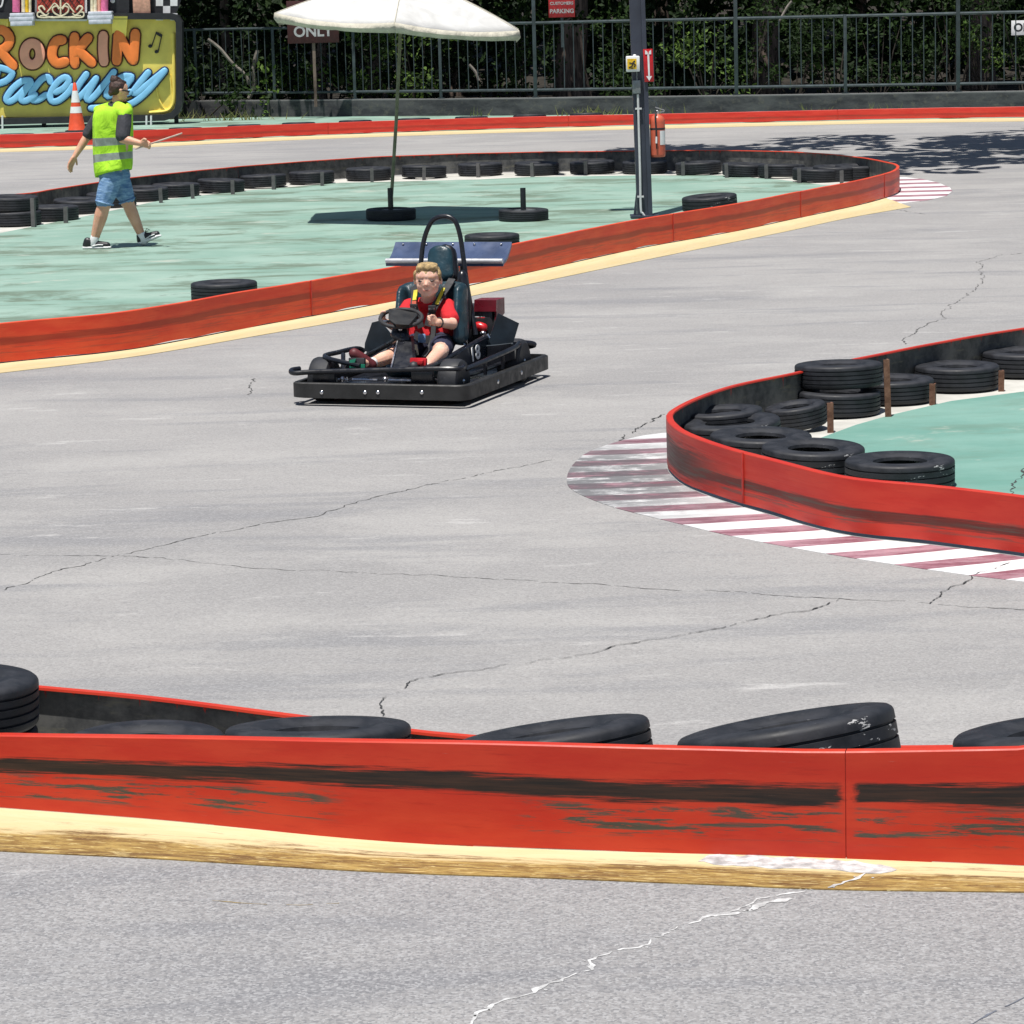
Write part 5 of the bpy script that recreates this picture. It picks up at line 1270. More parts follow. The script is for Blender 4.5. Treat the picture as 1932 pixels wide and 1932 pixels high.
        if m_ == 'green':
            b = MB(); b.plate([K(488, 1020, 0.125), K(532, 1008, 0.125), K(520, 1045, 0.125), K(592, 1050, 0.125), K(592, 1072, 0.125), K(488, 1072, 0.125)], (0, 0.008, 0)); b.build('pedal_grip', M['green'], pd, 0)
    # seat
    def sh(q, s_): return q
    b = MB()
    b.hull([(K(850, 560, 1.02), (0.035, 0.05, 0.05)), (K(1250, 545, 1.02), (0.04, 0.05, 0.05)), (K(845, 800, 0.98), (0.035, 0.05, 0.05)), (K(1255, 870, 0.98), (0.04, 0.05, 0.05)), (K(900, 520, 1.03), (0.04, 0.04, 0.03)), (K(1200, 515, 1.03), (0.04, 0.04, 0.03))])
    b.hull([(K(1245, 560, 0.95), (0.035, 0.09, 0.06)), (K(1245, 860, 0.85), (0.035, 0.12, 0.05))]); b.hull([(K(848, 580, 0.95), (0.032, 0.08, 0.06)), (K(838, 830, 0.85), (0.032, 0.1, 0.05))])
    q = K(1040, 930, 0.9); b.hull([((q.x - 0.15, 0.62, 0.15), 0.05), ((q.x + 0.15, 0.62, 0.15), 0.05), ((q.x - 0.15, 0.98, 0.15), 0.06), ((q.x + 0.15, 0.98, 0.15), 0.06)])
    b.remesh('seat', M['vinyl'], r, 0.009, 4)
    b = MB(); b.hull([(K(1255, 470, 1.08), (0.035, 0.04, 0.06)), (K(1300, 640, 1.08), (0.02, 0.04, 0.05)), (K(1290, 860, 1.05), (0.02, 0.04, 0.05))]); b.build('seat_shell', M['black'], r)
    b = MB(); b.plate([K(1262, 905, 0.93), K(1285, 845, 0.95), K(1287, 915, 0.95), K(1270, 925, 0.93)], (0, 0.01, 0)); b.build('seat_bracket', M['chrome'], r, 0)
    # headrest
    b = MB(); b.hull([(K(1105, 300, 1.16), (0.085, 0.035, 0.06)), (K(1105, 440, 1.12), (0.095, 0.04, 0.05))]); hr = b.remesh('headrest', M['vinyl'], r, 0.008, 4)
    b = MB(); b.hull([(K(1140, 298, 1.2), (0.075, 0.04, 0.062)), (K(1170, 450, 1.17), (0.065, 0.04, 0.05))]); b.build('headrest_shell', M['black'], hr)
    # roll hoop
    hp = [K(905, 560, 1.12), K(965, 400, 1.15), K(985, 250, 1.17), K(1010, 150, 1.18), K(1050, 75, 1.18), K(1105, 46, 1.18), K(1165, 48, 1.18), K(1210, 85, 1.18), K(1240, 180, 1.18), K(1262, 330, 1.17), K(1285, 500, 1.14), K(1315, 680, 1.1), K(1345, 850, 1.06)]
    T('roll_hoop', hp, 0.0155, 'black', 5, 12)
    # wing
    b = MB(); n_ = 8; V = []
    for j, Y_ in ((0, 0), (1, 1)):
        row_ = []
        for i in range(n_ + 1):
            t_ = i / n_; f0, f1 = (K(733, 350, 1.42), K(800, 217, 1.66)) if j == 0 else (K(1530, 352, 1.42), K(1590, 217, 1.66))
            q = f0.lerp(f1, t_); q.z += -0.028 * math.sin(math.pi * t_) + (0.0 if i else -0.012); row_.append(q)
        V.append(row_)
    up, dn = [], []
    for row_ in V: up.append([b.bm.verts.new(q) for q in row_]); dn.append([b.bm.verts.new(q + Vector((0, 0.004, -0.018))) for q in row_])
    for i in range(n_):
        b.bm.faces.new((up[0][i], up[1][i], up[1][i + 1], up[0][i + 1])); b.bm.faces.new((dn[0][i + 1], dn[1][i + 1], dn[1][i], dn[0][i]))
    for k in (0, 1):
        for i in range(n_): b.bm.faces.new((up[k][i], up[k][i + 1], dn[k][i + 1], dn[k][i]))
    b.bm.faces.new((up[0][0], dn[0][0], dn[1][0], up[1][0])); b.bm.faces.new((up[0][-1], up[1][-1], dn[1][-1], dn[0][-1]))
    wg = b.build('rear_wing', M['wingm'], r, 0.8)
    b = MB(); b.tube([K(736, 345, 1.415), K(1528, 347, 1.415)], 0.016, 12); b.build('wing_edge', M['edgem'], wg)
    b = MB()
    for x in (852, 1010, 1190, 1335, 1518): b.hull([(K(x, 232, 1.635), (0.008, 0.008, 0.006))])
    b.build('rivets', M['chrome'], wg)
    for x in (1000, 1250): T('wing_strut', [K(x, 330, 1.46), K(x, 700, 1.44)], 0.012)
    # engine block and guard
    b = MB(); a, c = K(1335, 612, 1.22), K(1485, 850, 1.22); b.plate([K(1335, 610, 1.22), K(1385, 596, 1.36), K(1540, 594, 1.36), K(1485, 612, 1.22)], (0, 0, -0.012)); b.plate([K(1335, 611, 1.21), K(1484, 613, 1.21), K(1484, 690, 1.21), K(1335, 690, 1.21)], (0, 0.012, 0)); b.plate([K(1487, 613, 1.22), K(1540, 597, 1.36), K(1542, 700, 1.36), K(1487, 770, 1.22)], (-0.012, 0, 0)); b.build('engine_guard', M['redtank'], r, 0)
    b = MB(); b.box(K(1390, 800, 1.3), (0.2, 0.16, 0.3), None, 0.02); b.box(K(1330, 820, 1.3), (0.1, 0.14, 0.2), None, 0.02); b.build('engine', M['sk'], r)
    b = MB(); b.hull([(K(1365, 790, 1.19), (0.045, 0.03, 0.03)), (K(1400, 800, 1.19), (0.025, 0.03, 0.03))]); b.build('fuel_tank', M['redp'], r)
    b = MB(); b.tube([K(1340, 728, 1.195), K(1372, 728, 1.195)], 0.006, 6); b.tube([K(1380, 728, 1.195), K(1408, 728, 1.195)], 0.006, 6); b.hull([(K(1395, 835, 1.17), (0.02, 0.02, 0.015))]); b.tube([K(1425, 842, 1.1), K(1440, 870, 1.1)], 0.008, 6); b.build('engine_trim', M['chrome'], r)
    b = MB(); b.box(K(1600, 1000, 1.3), (0.05, 0.2, 0.22), None, 0.01); b.build('rear_guard', M['black'], r)
    # harness: belts lie in front of the child's shirt
    def belt(name, pts, wd, m_, d=0.006):
        P_ = smooth_pts(pts, 4); b = MB(); V = []
        for i, p_ in enumerate(P_):
            t_ = (P_[min(i + 1, len(P_) - 1)] - P_[max(0, i - 1)]).normalized(); a_ = t_.cross(Vector((0, -1, 0.2))).normalized() * wd / 2; f_ = a_.cross(t_).normalized() * d
            V.append([b.bm.verts.new(q_) for q_ in (p_ - a_ - f_, p_ + a_ - f_, p_ + a_ + f_, p_ - a_ + f_)])
        for A, B_ in zip(V, V[1:]):
            for k in range(4): b.bm.faces.new((A[k], A[(k + 1) % 4], B_[(k + 1) % 4], B_[k]))
        b.bm.faces.new(V[0][::-1]); b.bm.faces.new(V[-1]); return b.build(name, M[m_], r, 0.5)
    belt('shoulder_strap', [K(925, 520, 0.93), K(930, 570, 0.87), K(925, 640, 0.80), K(950, 720, 0.765), K(975, 800, 0.75)], 0.04, 'strap')
    belt('shoulder_strap', [K(1185, 470, 1.0), K(1150, 530, 0.93), K(1095, 610, 0.82), K(1050, 690, 0.775), K(1020, 790, 0.75)], 0.045, 'strap')
    belt('yellow_band', [K(938, 545, 0.87), K(930, 612, 0.81)], 0.026, 'stripy', 0.003)
    belt('yellow_band', [K(1128, 530, 0.885), K(1080, 640, 0.785)], 0.02, 'stripy', 0.003)
    belt('red_pad', [K(928, 618, 0.79), K(926, 660, 0.775)], 0.028, 'extr', 0.004)
    for x, y in ((925, 662), (1050, 672)):
        q = K(x, y, 0.755); b = MB(); b.box(q, (0.05, 0.015, 0.045), Matrix.Rotation(0.15, 3, 'X'), 0.005); bc = b.build('buckle', M['strap'], r)
        b = MB(); b.box(q + Vector((0, -0.013, 0)), (0.042, 0.004, 0.012)); b.build('buckle_bar', M['chrome'], bc)
    belt('lap_strap', [K(1060, 790, 0.73), K(1055, 860, 0.70), K(1035, 930, 0.66), K(990, 1000, 0.55)], 0.03, 'strap')
    belt('lap_strap', [K(905, 860, 0.62), K(925, 940, 0.56), K(930, 1000, 0.5)], 0.026, 'strap')
    belt('waist_belt', [K(930, 850, 0.72), K(1010, 880, 0.71), K(1120, 870, 0.73), K(1210, 905, 0.83)], 0.05, 'strap')
    b = MB(); b.box(K(979, 872, 0.675), (0.05, 0.01, 0.055), None, 0.005); b.build('blue_buckle', M['blue'], r)
    b = MB(); b.plate([K(912, 912, 0.55), K(945, 915, 0.55), K(957, 985, 0.53), K(925, 990, 0.53)], (0, 0.006, 0)); b.build('paper_tag', M['cream'], r, 0)
kart()

# ------------------------------------------------------------------ people
def fingers(b, wrist, palm_dir, across, normal, curl, rad, L, n=4, thumb_side=1):
    """palm plus separate bent fingers and a thumb, all vectors in the body's frame"""
    pd, ac, nn = Vector(palm_dir).normalized(), Vector(across).normalized(), Vector(normal).normalized(); wrist = Vector(wrist)
    pw = L * 0.42; k0, k1 = wrist + pd * L * 0.08, wrist + pd * L * 0.48
    b.hull([(k0 - ac * pw * 0.28, rad * 1.5), (k0 + ac * pw * 0.28, rad * 1.5), (k1 - ac * pw * 0.45, rad * 1.1), (k1 + ac * pw * 0.45, rad * 1.1)])
    ls = (0.43, 0.5, 0.47, 0.37)
    for i in range(n):
        o_ = k1 + ac * pw * (0.45 - 0.3 * i) * thumb_side; a_ = 0.0; p_ = o_; d = pd.copy(); axis = d.cross(nn).normalized()
        for s_, fr in enumerate((0.42, 0.32, 0.26)):
            d = Quaternion(axis, curl * (0.7 if s_ == 0 else 1.0)) @ d; q = p_ + d * L * ls[i] * fr; b.hull([(p_, rad * (0.95 - 0.1 * s_)), (q, rad * (0.88 - 0.12 * s_))]); p_ = q
    o_ = k0 + ac * pw * 0.42 * thumb_side; d = (pd * 0.7 + ac * thumb_side * 0.75).normalized(); q = o_ + d * L * 0.22; b.hull([(o_, rad * 1.2), (q, rad)])
    d2 = (pd * 0.9 + nn * 0.5).normalized(); b.hull([(q, rad), (q + d2 * L * 0.18, rad * 0.85)])

def head(b, c, Rh, fwd, up=Vector((0, 0, 1)), child=False):
    """skull, jaw, nose, ears, brow around centre c, Rh = half head height"""
    f = Vector(fwd).normalized(); sd = f.cross(up).normalized(); u = sd.cross(f).normalized(); Rm = Matrix((sd, f, u)).transposed(); P = lambda x, y, z: c + Rm @ Vector((x * Rh, y * Rh, z * Rh))
    E = lambda x, y, z, a, b_, c_: (P(x, y, z), (a * Rh, b_ * Rh, c_ * Rh), Rm)
    if child:
        b.hull([E(0, -0.12, 0.32, 0.76, 0.8, 0.64)])
        b.hull([E(0, 0.06, 0.02, 0.68, 0.62, 0.5), E(0, 0.33, -0.68, 0.24, 0.2, 0.17), E(-0.36, 0.1, -0.42, 0.22, 0.24, 0.22), E(0.36, 0.1, -0.42, 0.22, 0.24, 0.22), E(0, 0.4, -0.3, 0.34, 0.2, 0.2)])
        for s_ in (-1, 1): b.hull([E(s_ * 0.3, 0.36, -0.2, 0.26, 0.2, 0.24)]); b.hull([E(s_ * 0.73, -0.08, 0.02, 0.07, 0.13, 0.2)])
        b.hull([E(0, 0.54, 0.14, 0.08, 0.07, 0.06), E(0, 0.69, -0.12, 0.1, 0.09, 0.08)]); b.hull([E(-0.1, 0.6, -0.16, 0.07, 0.08, 0.05), E(0.1, 0.6, -0.16, 0.07, 0.08, 0.05)])
        b.hull([E(-0.14, 0.52, -0.41, 0.06, 0.08, 0.04), E(0.14, 0.52, -0.41, 0.06, 0.08, 0.04), E(0, 0.57, -0.4, 0.08, 0.06, 0.05)]); b.hull([E(0, 0.5, -0.53, 0.14, 0.09, 0.05)]); b.hull([E(0, 0.46, -0.7, 0.16, 0.11, 0.12)])
        return P, Rm
    b.hull([E(0, -0.12, 0.3, 0.7, 0.8, 0.68)])
    b.hull([E(0, 0.08, 0.05, 0.62, 0.62, 0.5), E(0, 0.3, -0.72, 0.2, 0.2, 0.17), E(-0.34, 0.05, -0.45, 0.16, 0.2, 0.2), E(0.34, 0.05, -0.45, 0.16, 0.2, 0.2), E(0, 0.42, -0.3, 0.28, 0.2, 0.2)])
    for s_ in (-1, 1):
        b.hull([E(s_ * 0.33, 0.42, -0.22, 0.2 if child else 0.16, 0.16, 0.18)])
        b.hull([E(s_ * 0.66, -0.05, 0.02, 0.06, 0.13, 0.2)]); b.hull([E(s_ * 0.7, -0.12, 0.1, 0.05, 0.1, 0.1)])
        if not child: b.hull([E(s_ * 0.12, 0.6, 0.2, 0.06, 0.06, 0.05), E(s_ * 0.42, 0.5, 0.2, 0.07, 0.07, 0.05)])
    if child: b.hull([E(0, 0.56, 0.12, 0.1, 0.06, 0.05), E(0, 0.70, -0.14, 0.1, 0.08, 0.08), E(-0.09, 0.6, -0.18, 0.06, 0.08, 0.05), E(0.09, 0.6, -0.18, 0.06, 0.08, 0.05)]); b.hull([E(0, 0.45, -0.4, 0.34, 0.17, 0.16)])
    else: b.hull([E(0, 0.62, 0.1, 0.06, 0.05, 0.05), E(0, 0.74, -0.16, 0.085, 0.09, 0.07)]); b.hull([E(-0.1, 0.66, -0.2, 0.06, 0.07, 0.05), E(0.1, 0.66, -0.2, 0.06, 0.07, 0.05)])
    b.hull([E(-0.15, 0.6, -0.43, 0.05, 0.06, 0.04), E(0.15, 0.6, -0.43, 0.05, 0.06, 0.04), E(0, 0.66, -0.43, 0.07, 0.05, 0.05)]); b.hull([E(0, 0.56, -0.7, 0.14, 0.1, 0.1)])
    return P, Rm

def child():
    r = empty('person', KO + Kn * 0.9, 'fair-haired child in red shirt and navy shorts gripping the kart steering wheel', 'person', None, KA)
    off = Vector((0, 0.9, 0)); k = lambda x, y, Y: K(x, y, Y) - off
    b = MB(); Rh = 0.114
    hc = k(1020, 487, 0.80); f = Vector((0.20, -1, 0.02)).normalized()
    P, Rm = head(b, hc, Rh, f, child=True)
    neck = k(1020, 620, 0.88); b.hull([(hc + Vector((0, 0.02, -0.05)), 0.045), (neck, 0.048)])
    sl_, sr = k(1150, 660, 0.9), k(895, 660, 0.9); hipl, hipr = k(1115, 905, 0.88), k(985, 905, 0.88)
    b.hull([(sl_, 0.045), (sr, 0.045), (neck + Vector((0, 0, -0.02)), 0.05)]); b.hull([(sl_, 0.04), (sr, 0.04), (k(1115, 830, 0.88), 0.07), (k(960, 830, 0.88), 0.07)]); b.hull([(k(1115, 830, 0.88), 0.07), (k(960, 830, 0.88), 0.07), (hipl, 0.07), (hipr, 0.07)])
    # arms
    el, wl = k(1183, 775, 0.74), k(1085, 765, 0.60); b.hull([(sl_, 0.043), (el, 0.037)]); b.hull([(el, 0.037), (wl, 0.025)])
    er_, wr_ = k(800, 790, 0.74), k(735, 765, 0.60); b.hull([(sr, 0.043), (er_, 0.036)]); b.hull([(er_, 0.036), (wr_, 0.024)])
    fingers(b, wl, k(1000, 735, 0.53) - wl, (0, -0.15, 1), (0.1, -1, 0), 0.75, 0.0092, 0.115, thumb_side=1)
    fingers(b, wr_, k(695, 712, 0.55) - wr_, (0.1, -0.5, 0.5), (1, 0.1, 0.2), 0.7, 0.0092, 0.11, thumb_side=1)
    # legs
    kl, al = k(1105, 965, 0.5), k(985, 1085, 0.22); b.hull([(hipl, 0.072), (kl, 0.05)]); b.hull([(kl, 0.048), (kl.lerp(al, 0.4), 0.042), (al, 0.028)])
    kr, ar_ = k(795, 985, 0.52), k(625, 1045, 0.25); b.hull([(hipr, 0.072), (kr, 0.05)]); b.hull([(kr, 0.046), (kr.lerp(ar_, 0.45), 0.045), (ar_, 0.028)])
    b.hull([(al, 0.026), (al + Vector((0.0, -0.08, 0.01)), 0.024)]); b.hull([(ar_, 0.026), (ar_ + Vector((-0.03, -0.06, 0.02)), 0.024)])
    body = b.remesh('body', M['skinb'], r, 0.0042, 6, 0.5)
    # shirt
    b = MB(); b.hull([(sl_, 0.056), (sr, 0.056), (neck + Vector((0, 0.0, -0.03)), 0.058)]); b.hull([(sl_, 0.054), (sr, 0.054), (k(1125, 840, 0.88), 0.088), (k(950, 840, 0.88), 0.085)]); b.hull([(k(1120, 840, 0.88), 0.088), (k(955, 840, 0.88), 0.085), (k(1115, 880, 0.88), 0.085), (k(980, 880, 0.88), 0.085)])
    b.hull([(sl_, 0.058), (sl_.lerp(el, 0.72), 0.056)]); b.hull([(sr, 0.056), (sr.lerp(er_, 0.7), 0.052)])
    b.hull([(k(1160, 800, 0.9), 0.06), (k(1180, 870, 0.9), 0.05), (k(1100, 860, 0.9), 0.05)])
    b.remesh('shirt', M['shirtr'], body, 0.0055, 3)
    b = MB(); b.hull([(hipl + Vector((0, 0, 0.02)), 0.088), (hipr + Vector((0, 0, 0.02)), 0.088)]); b.hull([(hipl, 0.088), (hipl.lerp(kl, 0.72), 0.07)]); b.hull([(hipr, 0.088), (hipr.lerp(kr, 0.8), 0.068)]); b.remesh('shorts', M['navyc'], body, 0.006, 3)
    # hair
    b = MB(); E = lambda x, y, z, a, b_, c_: (P(x, y, z), (a * Rh, b_ * Rh, c_ * Rh), Rm)
    b.hull([E(0, -0.16, 0.42, 0.74, 0.8, 0.64), E(0, -0.3, 0.2, 0.70, 0.66, 0.5)]); b.hull([E(0, 0.38, 0.78, 0.52, 0.24, 0.2), E(0, 0.0, 0.9, 0.6, 0.5, 0.18)])
    for i in range(26):
        x_ = -0.55 + 1.1 * i / 25; zz = 0.62 + 0.1 * math.cos(x_ * 2) + random.uniform(-0.05, 0.07); b.hull([E(x_, 0.5 - x_ * x_ * 0.7, zz + 0.08, 0.06, 0.09, 0.12), E(x_ * 1.03 + random.uniform(-.05, .05), 0.55 - x_ * x_ * 0.7, zz - 0.02, 0.03, 0.05, 0.06)])
    for s_ in (-1, 1): b.hull([E(s_ * 0.66, 0.08, 0.42, 0.12, 0.24, 0.22), E(s_ * 0.71, 0.06, 0.12, 0.05, 0.09, 0.1)])
    for i in range(40):
        a_ = random.uniform(0, 6.28); rr_ = random.uniform(0, 0.55); b.hull([E(math.cos(a_) * rr_, -0.1 + math.sin(a_) * rr_, 0.98 - rr_ * rr_ * 0.55, 0.08, 0.12, 0.07)])
    b.remesh('hair', M['hairb'], body, 0.0042, 2, 0.4)
    for s_ in (-1, 1):
        b = MB(); b.hull([(P(s_ * 0.3, 0.555, 0.07), (0.15 * Rh, 0.06 * Rh, 0.05 * Rh), Rm)]); b.build('eye', M['eye'], body)
        b = MB(); b.hull([(P(s_ * 0.17, 0.62, 0.26), (0.05 * Rh, 0.03 * Rh, 0.02 * Rh), Rm), (P(s_ * 0.45, 0.52, 0.255), (0.05 * Rh, 0.03 * Rh, 0.02 * Rh), Rm)]); b.build('eyebrow', M['brow'], body)
    b = MB(); b.hull([(P(-0.15, 0.575, -0.455), (0.04 * Rh, 0.03 * Rh, 0.018 * Rh), Rm), (P(0, 0.625, -0.45), (0.05 * Rh, 0.03 * Rh, 0.022 * Rh), Rm), (P(0.15, 0.575, -0.455), (0.04 * Rh, 0.03 * Rh, 0.018 * Rh), Rm)]); b.build('mouth', M['lip'], body)
    # shoes and socks
    for a_, toe, m_ in ((ar_, k(520, 975, 0.2), 'shoe'), (al, al + Vector((-0.02, -0.1, 0.03)), 'sk')):
        b = MB(); b.hull([(a_.lerp(toe, -0.1), 0.036), (a_.lerp(toe, 0.5), 0.034)]); b.hull([(a_.lerp(toe, 0.4), 0.036), (toe, 0.034)]); b.build('shoe', M[m_], body)
    b = MB(); b.hull([(ar_, 0.033), (ar_.lerp(kr, 0.12), 0.034)]); b.build('sock', M['white'], body)
    b = MB(); b.hull([(al, 0.033), (al.lerp(kl, 0.12), 0.034)]); b.build('sock', M['white'], body)
    b = MB(); q = wl.lerp(el, 0.12); d = (el - wl).normalized(); e1 = d.orthogonal().normalized(); e2 = d.cross(e1); b.tube([q + (e1 * math.cos(t_) + e2 * math.sin(t_)) * 0.03 for t_ in [2 * math.pi * i / 18 for i in range(18)]], 0.005, 6, closed=True); b.build('wristband', M['strap'], body)
child()

WY = G(190, 473).y + 0.25
def worker():
    def w(x, y, dy=0.0): return PY((180 + x / 3.39) / 1.5652, (200 + y / 3.39) / 1.5652, WY + dy)
    o0 = Vector((w(500, 1800).x, WY, 0)); k = lambda x, y, dy=0.0: w(x, y, dy) - o0
    r = empty('person', o0, 'track worker in lime safety vest and denim shorts striding right with a stick', 'person')
    b = MB(); Rh = 0.118; hc = k(590, 238, 0.02); f = Vector((0.93, 0.36, -0.14)).normalized(); P, Rm = head(b, hc, Rh, f)
    neck = k(560, 372, 0.02); b.hull([(hc + Vector((-0.03, 0, -0.06)), 0.05), (neck, 0.056)])
    sn, sf = k(640, 460, -0.13), k(400, 450, 0.16); hn, hf = k(500, 1080, -0.08), k(570, 1080, 0.1)
    b.hull([(sn, 0.055), (sf, 0.055), (neck, 0.055)]); b.hull([(sn, 0.055), (sf, 0.055), (k(590, 800, -0.07), 0.09), (k(470, 800, 0.09), 0.09)]); b.hull([(k(590, 800, -0.07), 0.09), (k(470, 800, 0.09), 0.09), (hn, 0.1), (hf, 0.1)])
    en, wn_ = k(615, 712, -0.22), k(800, 757, -0.26); b.hull([(sn, 0.055), (en, 0.045)]); b.hull([(en, 0.046), (en.lerp(wn_, 0.4), 0.042), (wn_, 0.029)])
    ef, wf = k(262, 690, 0.16), k(135, 892, 0.12); b.hull([(sf, 0.053), (ef, 0.043)]); b.hull([(ef, 0.043), (ef.lerp(wf, 0.35), 0.041), (wf, 0.028)])
    fingers(b, wf, k(90, 985, 0.1) - wf, (-0.4, -0.6, 0.2), (0.9, 0, 0.3), 0.22, 0.0115, 0.17, thumb_side=-1)
    fingers(b, wn_, k(885, 770, -0.27) - wn_, (0, -0.3, 1), (0.1, -1, -0.3), 0.8, 0.0125, 0.15, thumb_side=1)
    kn, an = k(432, 1370, -0.12), k(335, 1715, -0.1); b.hull([(hn, 0.1), (kn, 0.072)]); b.hull([(kn, 0.066), (kn.lerp(an, 0.32), 0.07)]); b.hull([(kn.lerp(an, 0.32), 0.07), (an, 0.042)])
    kf, af = k(668, 1350, 0.1), k(812, 1690, 0.12); b.hull([(hf, 0.1), (kf, 0.07)]); b.hull([(kf, 0.064), (kf.lerp(af, 0.3), 0.064)]); b.hull([(kf.lerp(af, 0.3), 0.064), (af, 0.038)])
    body = b.remesh('body', M['skinw'], r, 0.0065, 3, 0.4)
    b = MB(); E = lambda x, y, z, a, b_, c_: (P(x, y, z), (a * Rh, b_ * Rh, c_ * Rh), Rm)
    b.hull([E(0, -0.2, 0.34, 0.73, 0.82, 0.68), E(0, -0.35, 0.1, 0.62, 0.55, 0.5)]); b.hull([E(0, 0.3, 0.8, 0.4, 0.2, 0.14), E(0, -0.2, 0.9, 0.5, 0.5, 0.14)])
    bun = k(540, 122, 0.0); b.hull([(bun, (0.052, 0.05, 0.045))]); b.hull([(bun + Vector((-0.02, 0, 0.028)), 0.022)]); b.hull([(bun + Vector((0.015, -0.02, 0.025)), 0.018)]); b.hull([(bun, 0.035), (P(0, -0.3, 0.8), 0.05)])
    b.hull([E(0.0, -0.75, -0.15, 0.35, 0.25, 0.35)]); b.remesh('hair', M['hairw'], body, 0.006, 2, 0.4)
    for s_ in (-1, 1):
        b = MB(); b.hull([(P(s_ * 0.27, 0.575, 0.06), (0.13 * Rh, 0.05 * Rh, 0.06 * Rh), Rm)]); b.build('eye', M['eye'], body)
    b = MB(); b.tube([P(-0.5, 0.5, 0.1), P(-0.3, 0.72, 0.08), P(0, 0.8, 0.12), P(0.3, 0.72, 0.08), P(0.5, 0.5, 0.1), P(0.68, -0.1, 0.12)], 0.007, 6); b.hull([(P(0.3, 0.7, 0.04), (0.16 * Rh, 0.03 * Rh, 0.1 * Rh), Rm)]); b.hull([(P(-0.3, 0.7, 0.04), (0.16 * Rh, 0.03 * Rh, 0.1 * Rh), Rm)]); b.build('glasses', M['sk'], body)
    # shirt sleeves and body under the vest
    b = MB(); b.hull([(sn, 0.068), (sf, 0.066), (neck + Vector((0, 0, -0.005)), 0.064)]); b.hull([(sn, 0.07), (sn.lerp(en, 0.45), 0.078), (sn.lerp(en, 0.88), 0.074)]); b.hull([(sf, 0.066), (sf.lerp(ef, 0.88), 0.066)])
    b.hull([(sn, 0.066), (sf, 0.066), (k(580, 800, -0.04), 0.085), (k(470, 800, 0.06), 0.085)]); b.hull([(k(580, 800, -0.04), 0.085), (k(470, 800, 0.06), 0.085), (k(520, 1000, -0.04), 0.11), (k(520, 1000, 0.06), 0.11)])
    b.hull([(k(400, 1000, 0.0), 0.05), (k(380, 1000, 0.04), 0.035)]); b.remesh('shirt', M['dark'], body, 0.008, 4)
    # vest: loose rings with folds, open at the arms
    rings = [(352, 470, 660, 0.09), (385, 375, 695, 0.19), (430, 330, 712, 0.235), (520, 318, 716, 0.245), (620, 322, 716, 0.24), (700, 328, 712, 0.235), (780, 332, 706, 0.23), (860, 330, 704, 0.228), (940, 330, 704, 0.25), (1000, 338, 704, 0.265), (1062, 352, 700, 0.275)]
    V = []; F = []; seg = 48; MIv = []
    for j, (y, x0, x1, dep) in enumerate(rings):
        a, c = k(x0, y, 0), k(x1, y, 0); cx = (a.x + c.x) / 2; rx = (c.x - a.x) / 2
        for i in range(seg):
            t_ = 2 * math.pi * i / seg; c_, s_ = math.cos(t_), math.sin(t_); c_ = math.copysign(abs(c_) ** 0.75, c_); s_ = math.copysign(abs(s_) ** 0.85, s_)
            fold = 0.012 * (j / 10) * math.sin(t_ * 7 + j * 0.55 + 1.5 * math.sin(t_ * 2)) + 0.014 * mnoise.noise(Vector((c_ * 2, s_ * 2, j * 0.45)))
            drop = 0.03 * math.sin(t_ - 0.6) * (j / 10) ** 3 + 0.02 * c_ * (-1) * (j / 10) ** 3
            V.append((cx + c_ * (rx + fold), s_ * (dep * 0.78 + fold) + 0.01, a.z - drop - (0.05 * max(0, -s_) if j == 0 else 0)))
    for j in range(len(rings) - 1):
        for i in range(seg):
            t_ = 2 * math.pi * (i + 0.5) / seg; deg = math.degrees(t_)
            # arm openings on the near right and the far left
            if 1 <= j <= 3 and 288 < deg < 340: continue
            if 1 <= j <= 3 and 140 < deg < 190: continue
            F.append((j * seg + i, j * seg + (i + 1) % seg, (j + 1) * seg + (i + 1) % seg, (j + 1) * seg + i)); MIv.append(1 if j in (5, 7) else 0)
    c0 = len(V); V.append(tuple(neck + Vector((0, 0, 0.01))))
    me = bpy.data.meshes.new('safety_vest'); me.from_pydata(V, [], F); me.materials.append(M['hiviz']); me.materials.append(M['reflect']); me.polygons.foreach_set('material_index', MIv); me.polygons.foreach_set('use_smooth', [True] * len(F)); me.update()
    vest = link('safety_vest', me, body); md = vest.modifiers.new('sub', 'SUBSURF'); md.levels = 1; md.render_levels = 1; md = vest.modifiers.new('sol', 'SOLIDIFY'); md.thickness = 0.006
    b = MB()
    hole = [(j * seg + i) for j, i in []]
    i0, i1 = 39, 45
    pts = [Vector(V[j * seg + i0]) for j in range(1, 5)] + [Vector(V[4 * seg + i]) for i in range(i0 + 1, i1)] + [Vector(V[j * seg + i1]) for j in range(4, 0, -1)]
    b.tube(smooth_pts(pts, 3), 0.011, 6); b.build('binding', M['edge'], vest)
    b = MB(); b.hull([(k(575, 395, -0.05), 0.06), (k(668, 432, -0.14), 0.052), (k(628, 470, -0.165), 0.045), (k(560, 430, -0.12), 0.05)]); b.hull([(k(500, 400, 0.06), 0.06), (k(372, 425, 0.14), 0.05)]); b.remesh('vest_shoulder', M['hiviz'], vest, 0.008, 4)
    # denim shorts
    b = MB(); b.hull([(k(520, 1000, -0.04), 0.12), (k(540, 1000, 0.06), 0.12), (k(490, 1080, -0.04), 0.115), (k(590, 1080, 0.08), 0.11), (k(450, 1040, 0.0), 0.07)])
    b.hull([(hn + Vector((0.01, 0, 0)), 0.118), (hn.lerp(kn, 0.55), 0.105)]); b.hull([(hn.lerp(kn, 0.55), 0.105), (kn + Vector((0.0, 0, 0.035)), 0.087)]); b.hull([(hf, 0.115), (hf.lerp(kf, 0.6), 0.1)]); b.hull([(hf.lerp(kf, 0.6), 0.1), (kf + Vector((-0.005, 0, 0.04)), 0.08)])
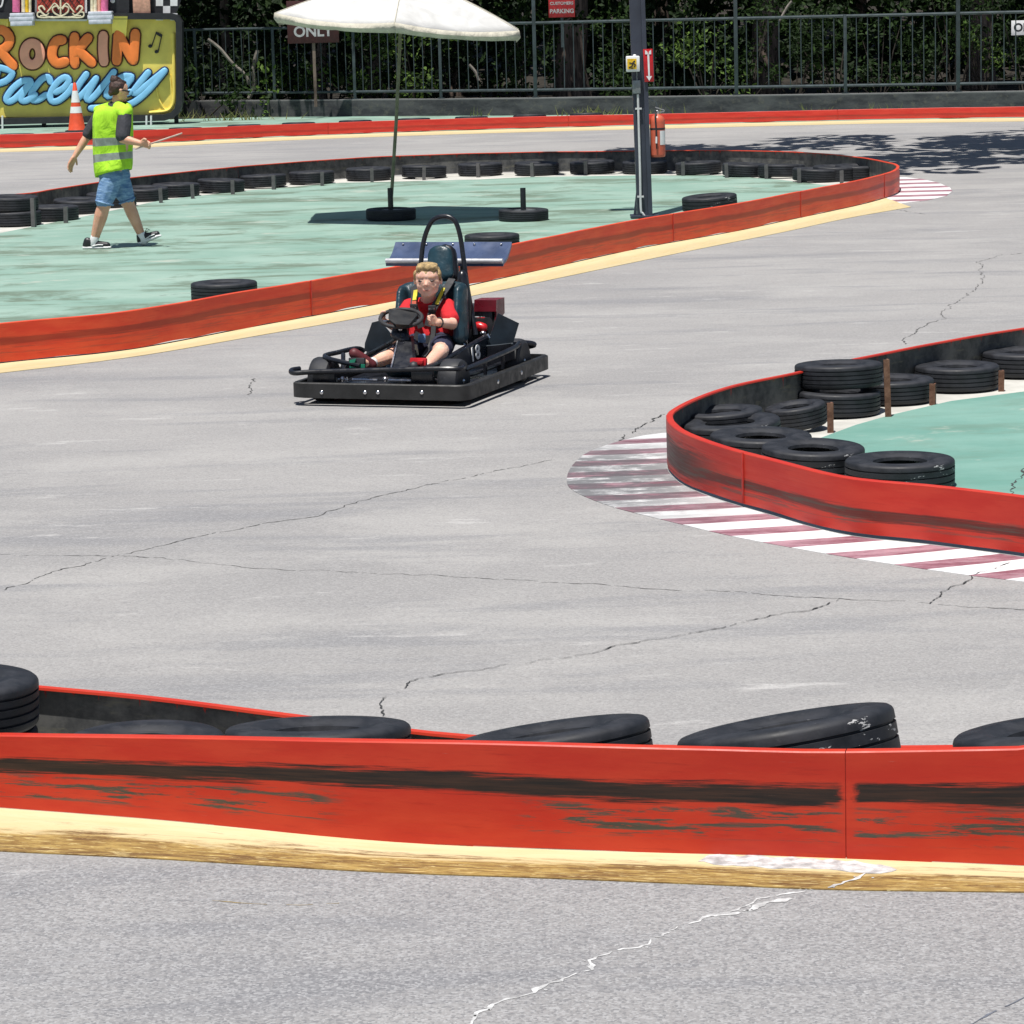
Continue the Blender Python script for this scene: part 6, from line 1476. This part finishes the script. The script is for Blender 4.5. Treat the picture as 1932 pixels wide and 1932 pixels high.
    so_ = b.remesh('shorts', M['denim'], body, 0.0075, 3)
    for kk, dd, rr_ in ((kn, (an - hn).normalized(), 0.089), (kf, (af - hf).normalized(), 0.082)):
        e1 = dd.orthogonal().normalized(); e2 = dd.cross(e1); b = MB(); q = kk + Vector((0, 0, 0.0)) - dd * 0.02; b.tube([q + (e1 * math.cos(t_) + e2 * math.sin(t_)) * rr_ for t_ in [2 * math.pi * i / 24 for i in range(24)]], 0.009, 6, closed=True); b.build('hem', M['denim'], so_)
    # socks and shoes
    for a_, kk in ((an, kn), (af, kf)):
        b = MB(); b.hull([(a_ + (kk - a_).normalized() * 0.02, 0.046), (a_ - (kk - a_).normalized() * 0.05, 0.045)]); b.build('sock', M['white'], body)
    def shoe(heel, toe, up, side_y):
        heel, toe, up = Vector(heel), Vector(toe), Vector(up).normalized(); d = (toe - heel).normalized(); L_ = (toe - heel).length; Y = Vector((0, 1, 0))
        b = MB(); b.hull([(heel + d * 0.035 + up * 0.02, (0.038, 0.037, 0.02)), (heel + d * L_ * 0.55 + up * 0.014, (0.04, 0.04, 0.014)), (toe - d * 0.04 + up * 0.017, (0.04, 0.042, 0.014))]); s_ = b.remesh('shoe', M['white'], body, 0.006, 2)
        b = MB(); b.hull([(heel + d * 0.04 + up * 0.045, 0.037), (heel + d * 0.055 + up * 0.085, 0.038), (heel + d * L_ * 0.5 + up * 0.055, 0.035)]); b.hull([(heel + d * L_ * 0.5 + up * 0.05, 0.036), (toe - d * 0.045 + up * 0.038, 0.033)]); b.remesh('upper', M['sk'], s_, 0.006, 3)
        b = MB(); q = heel + d * L_ * 0.35 + up * 0.035 - Y * 0.037; b.tube([q, q + d * 0.06 + up * 0.012, q + d * 0.11 + up * 0.01], 0.006, 6); b.build('stripe', M['white'], s_)
        b = MB(); q = heel + d * L_ * 0.45 + up * 0.1; b.tube([q, q + Vector((0.015, 0.01, 0.035)), q + Vector((0.05, -0.01, 0.02))], 0.004, 5); b.tube([q, q + Vector((0.03, 0.02, 0.012))], 0.004, 5); b.build('lace', M['sk'], s_)
    hz = k(215, 1840, -0.1); hz.z = 0.004; tz = k(512, 1850, -0.1); tz.z = 0.004; shoe(hz, tz, (0, 0, 1), -1)
    hz = k(778, 1798, 0.12); hz.z = 0.01; tz = k(1015, 1660, 0.12); tz.z = 0.105; shoe(hz, tz, (-0.38, 0, 0.92), 1)
    # stick
    s0, s1 = k(745, 812, -0.27), k(1215, 655, -0.24); b = MB(); b.tube([s0, s1], [0.009, 0.008], 8); o = b.build('stick', M['wood']); o.location = o0; tag(o, 'thin pale pink stick held out by the track worker', 'stick')
worker()
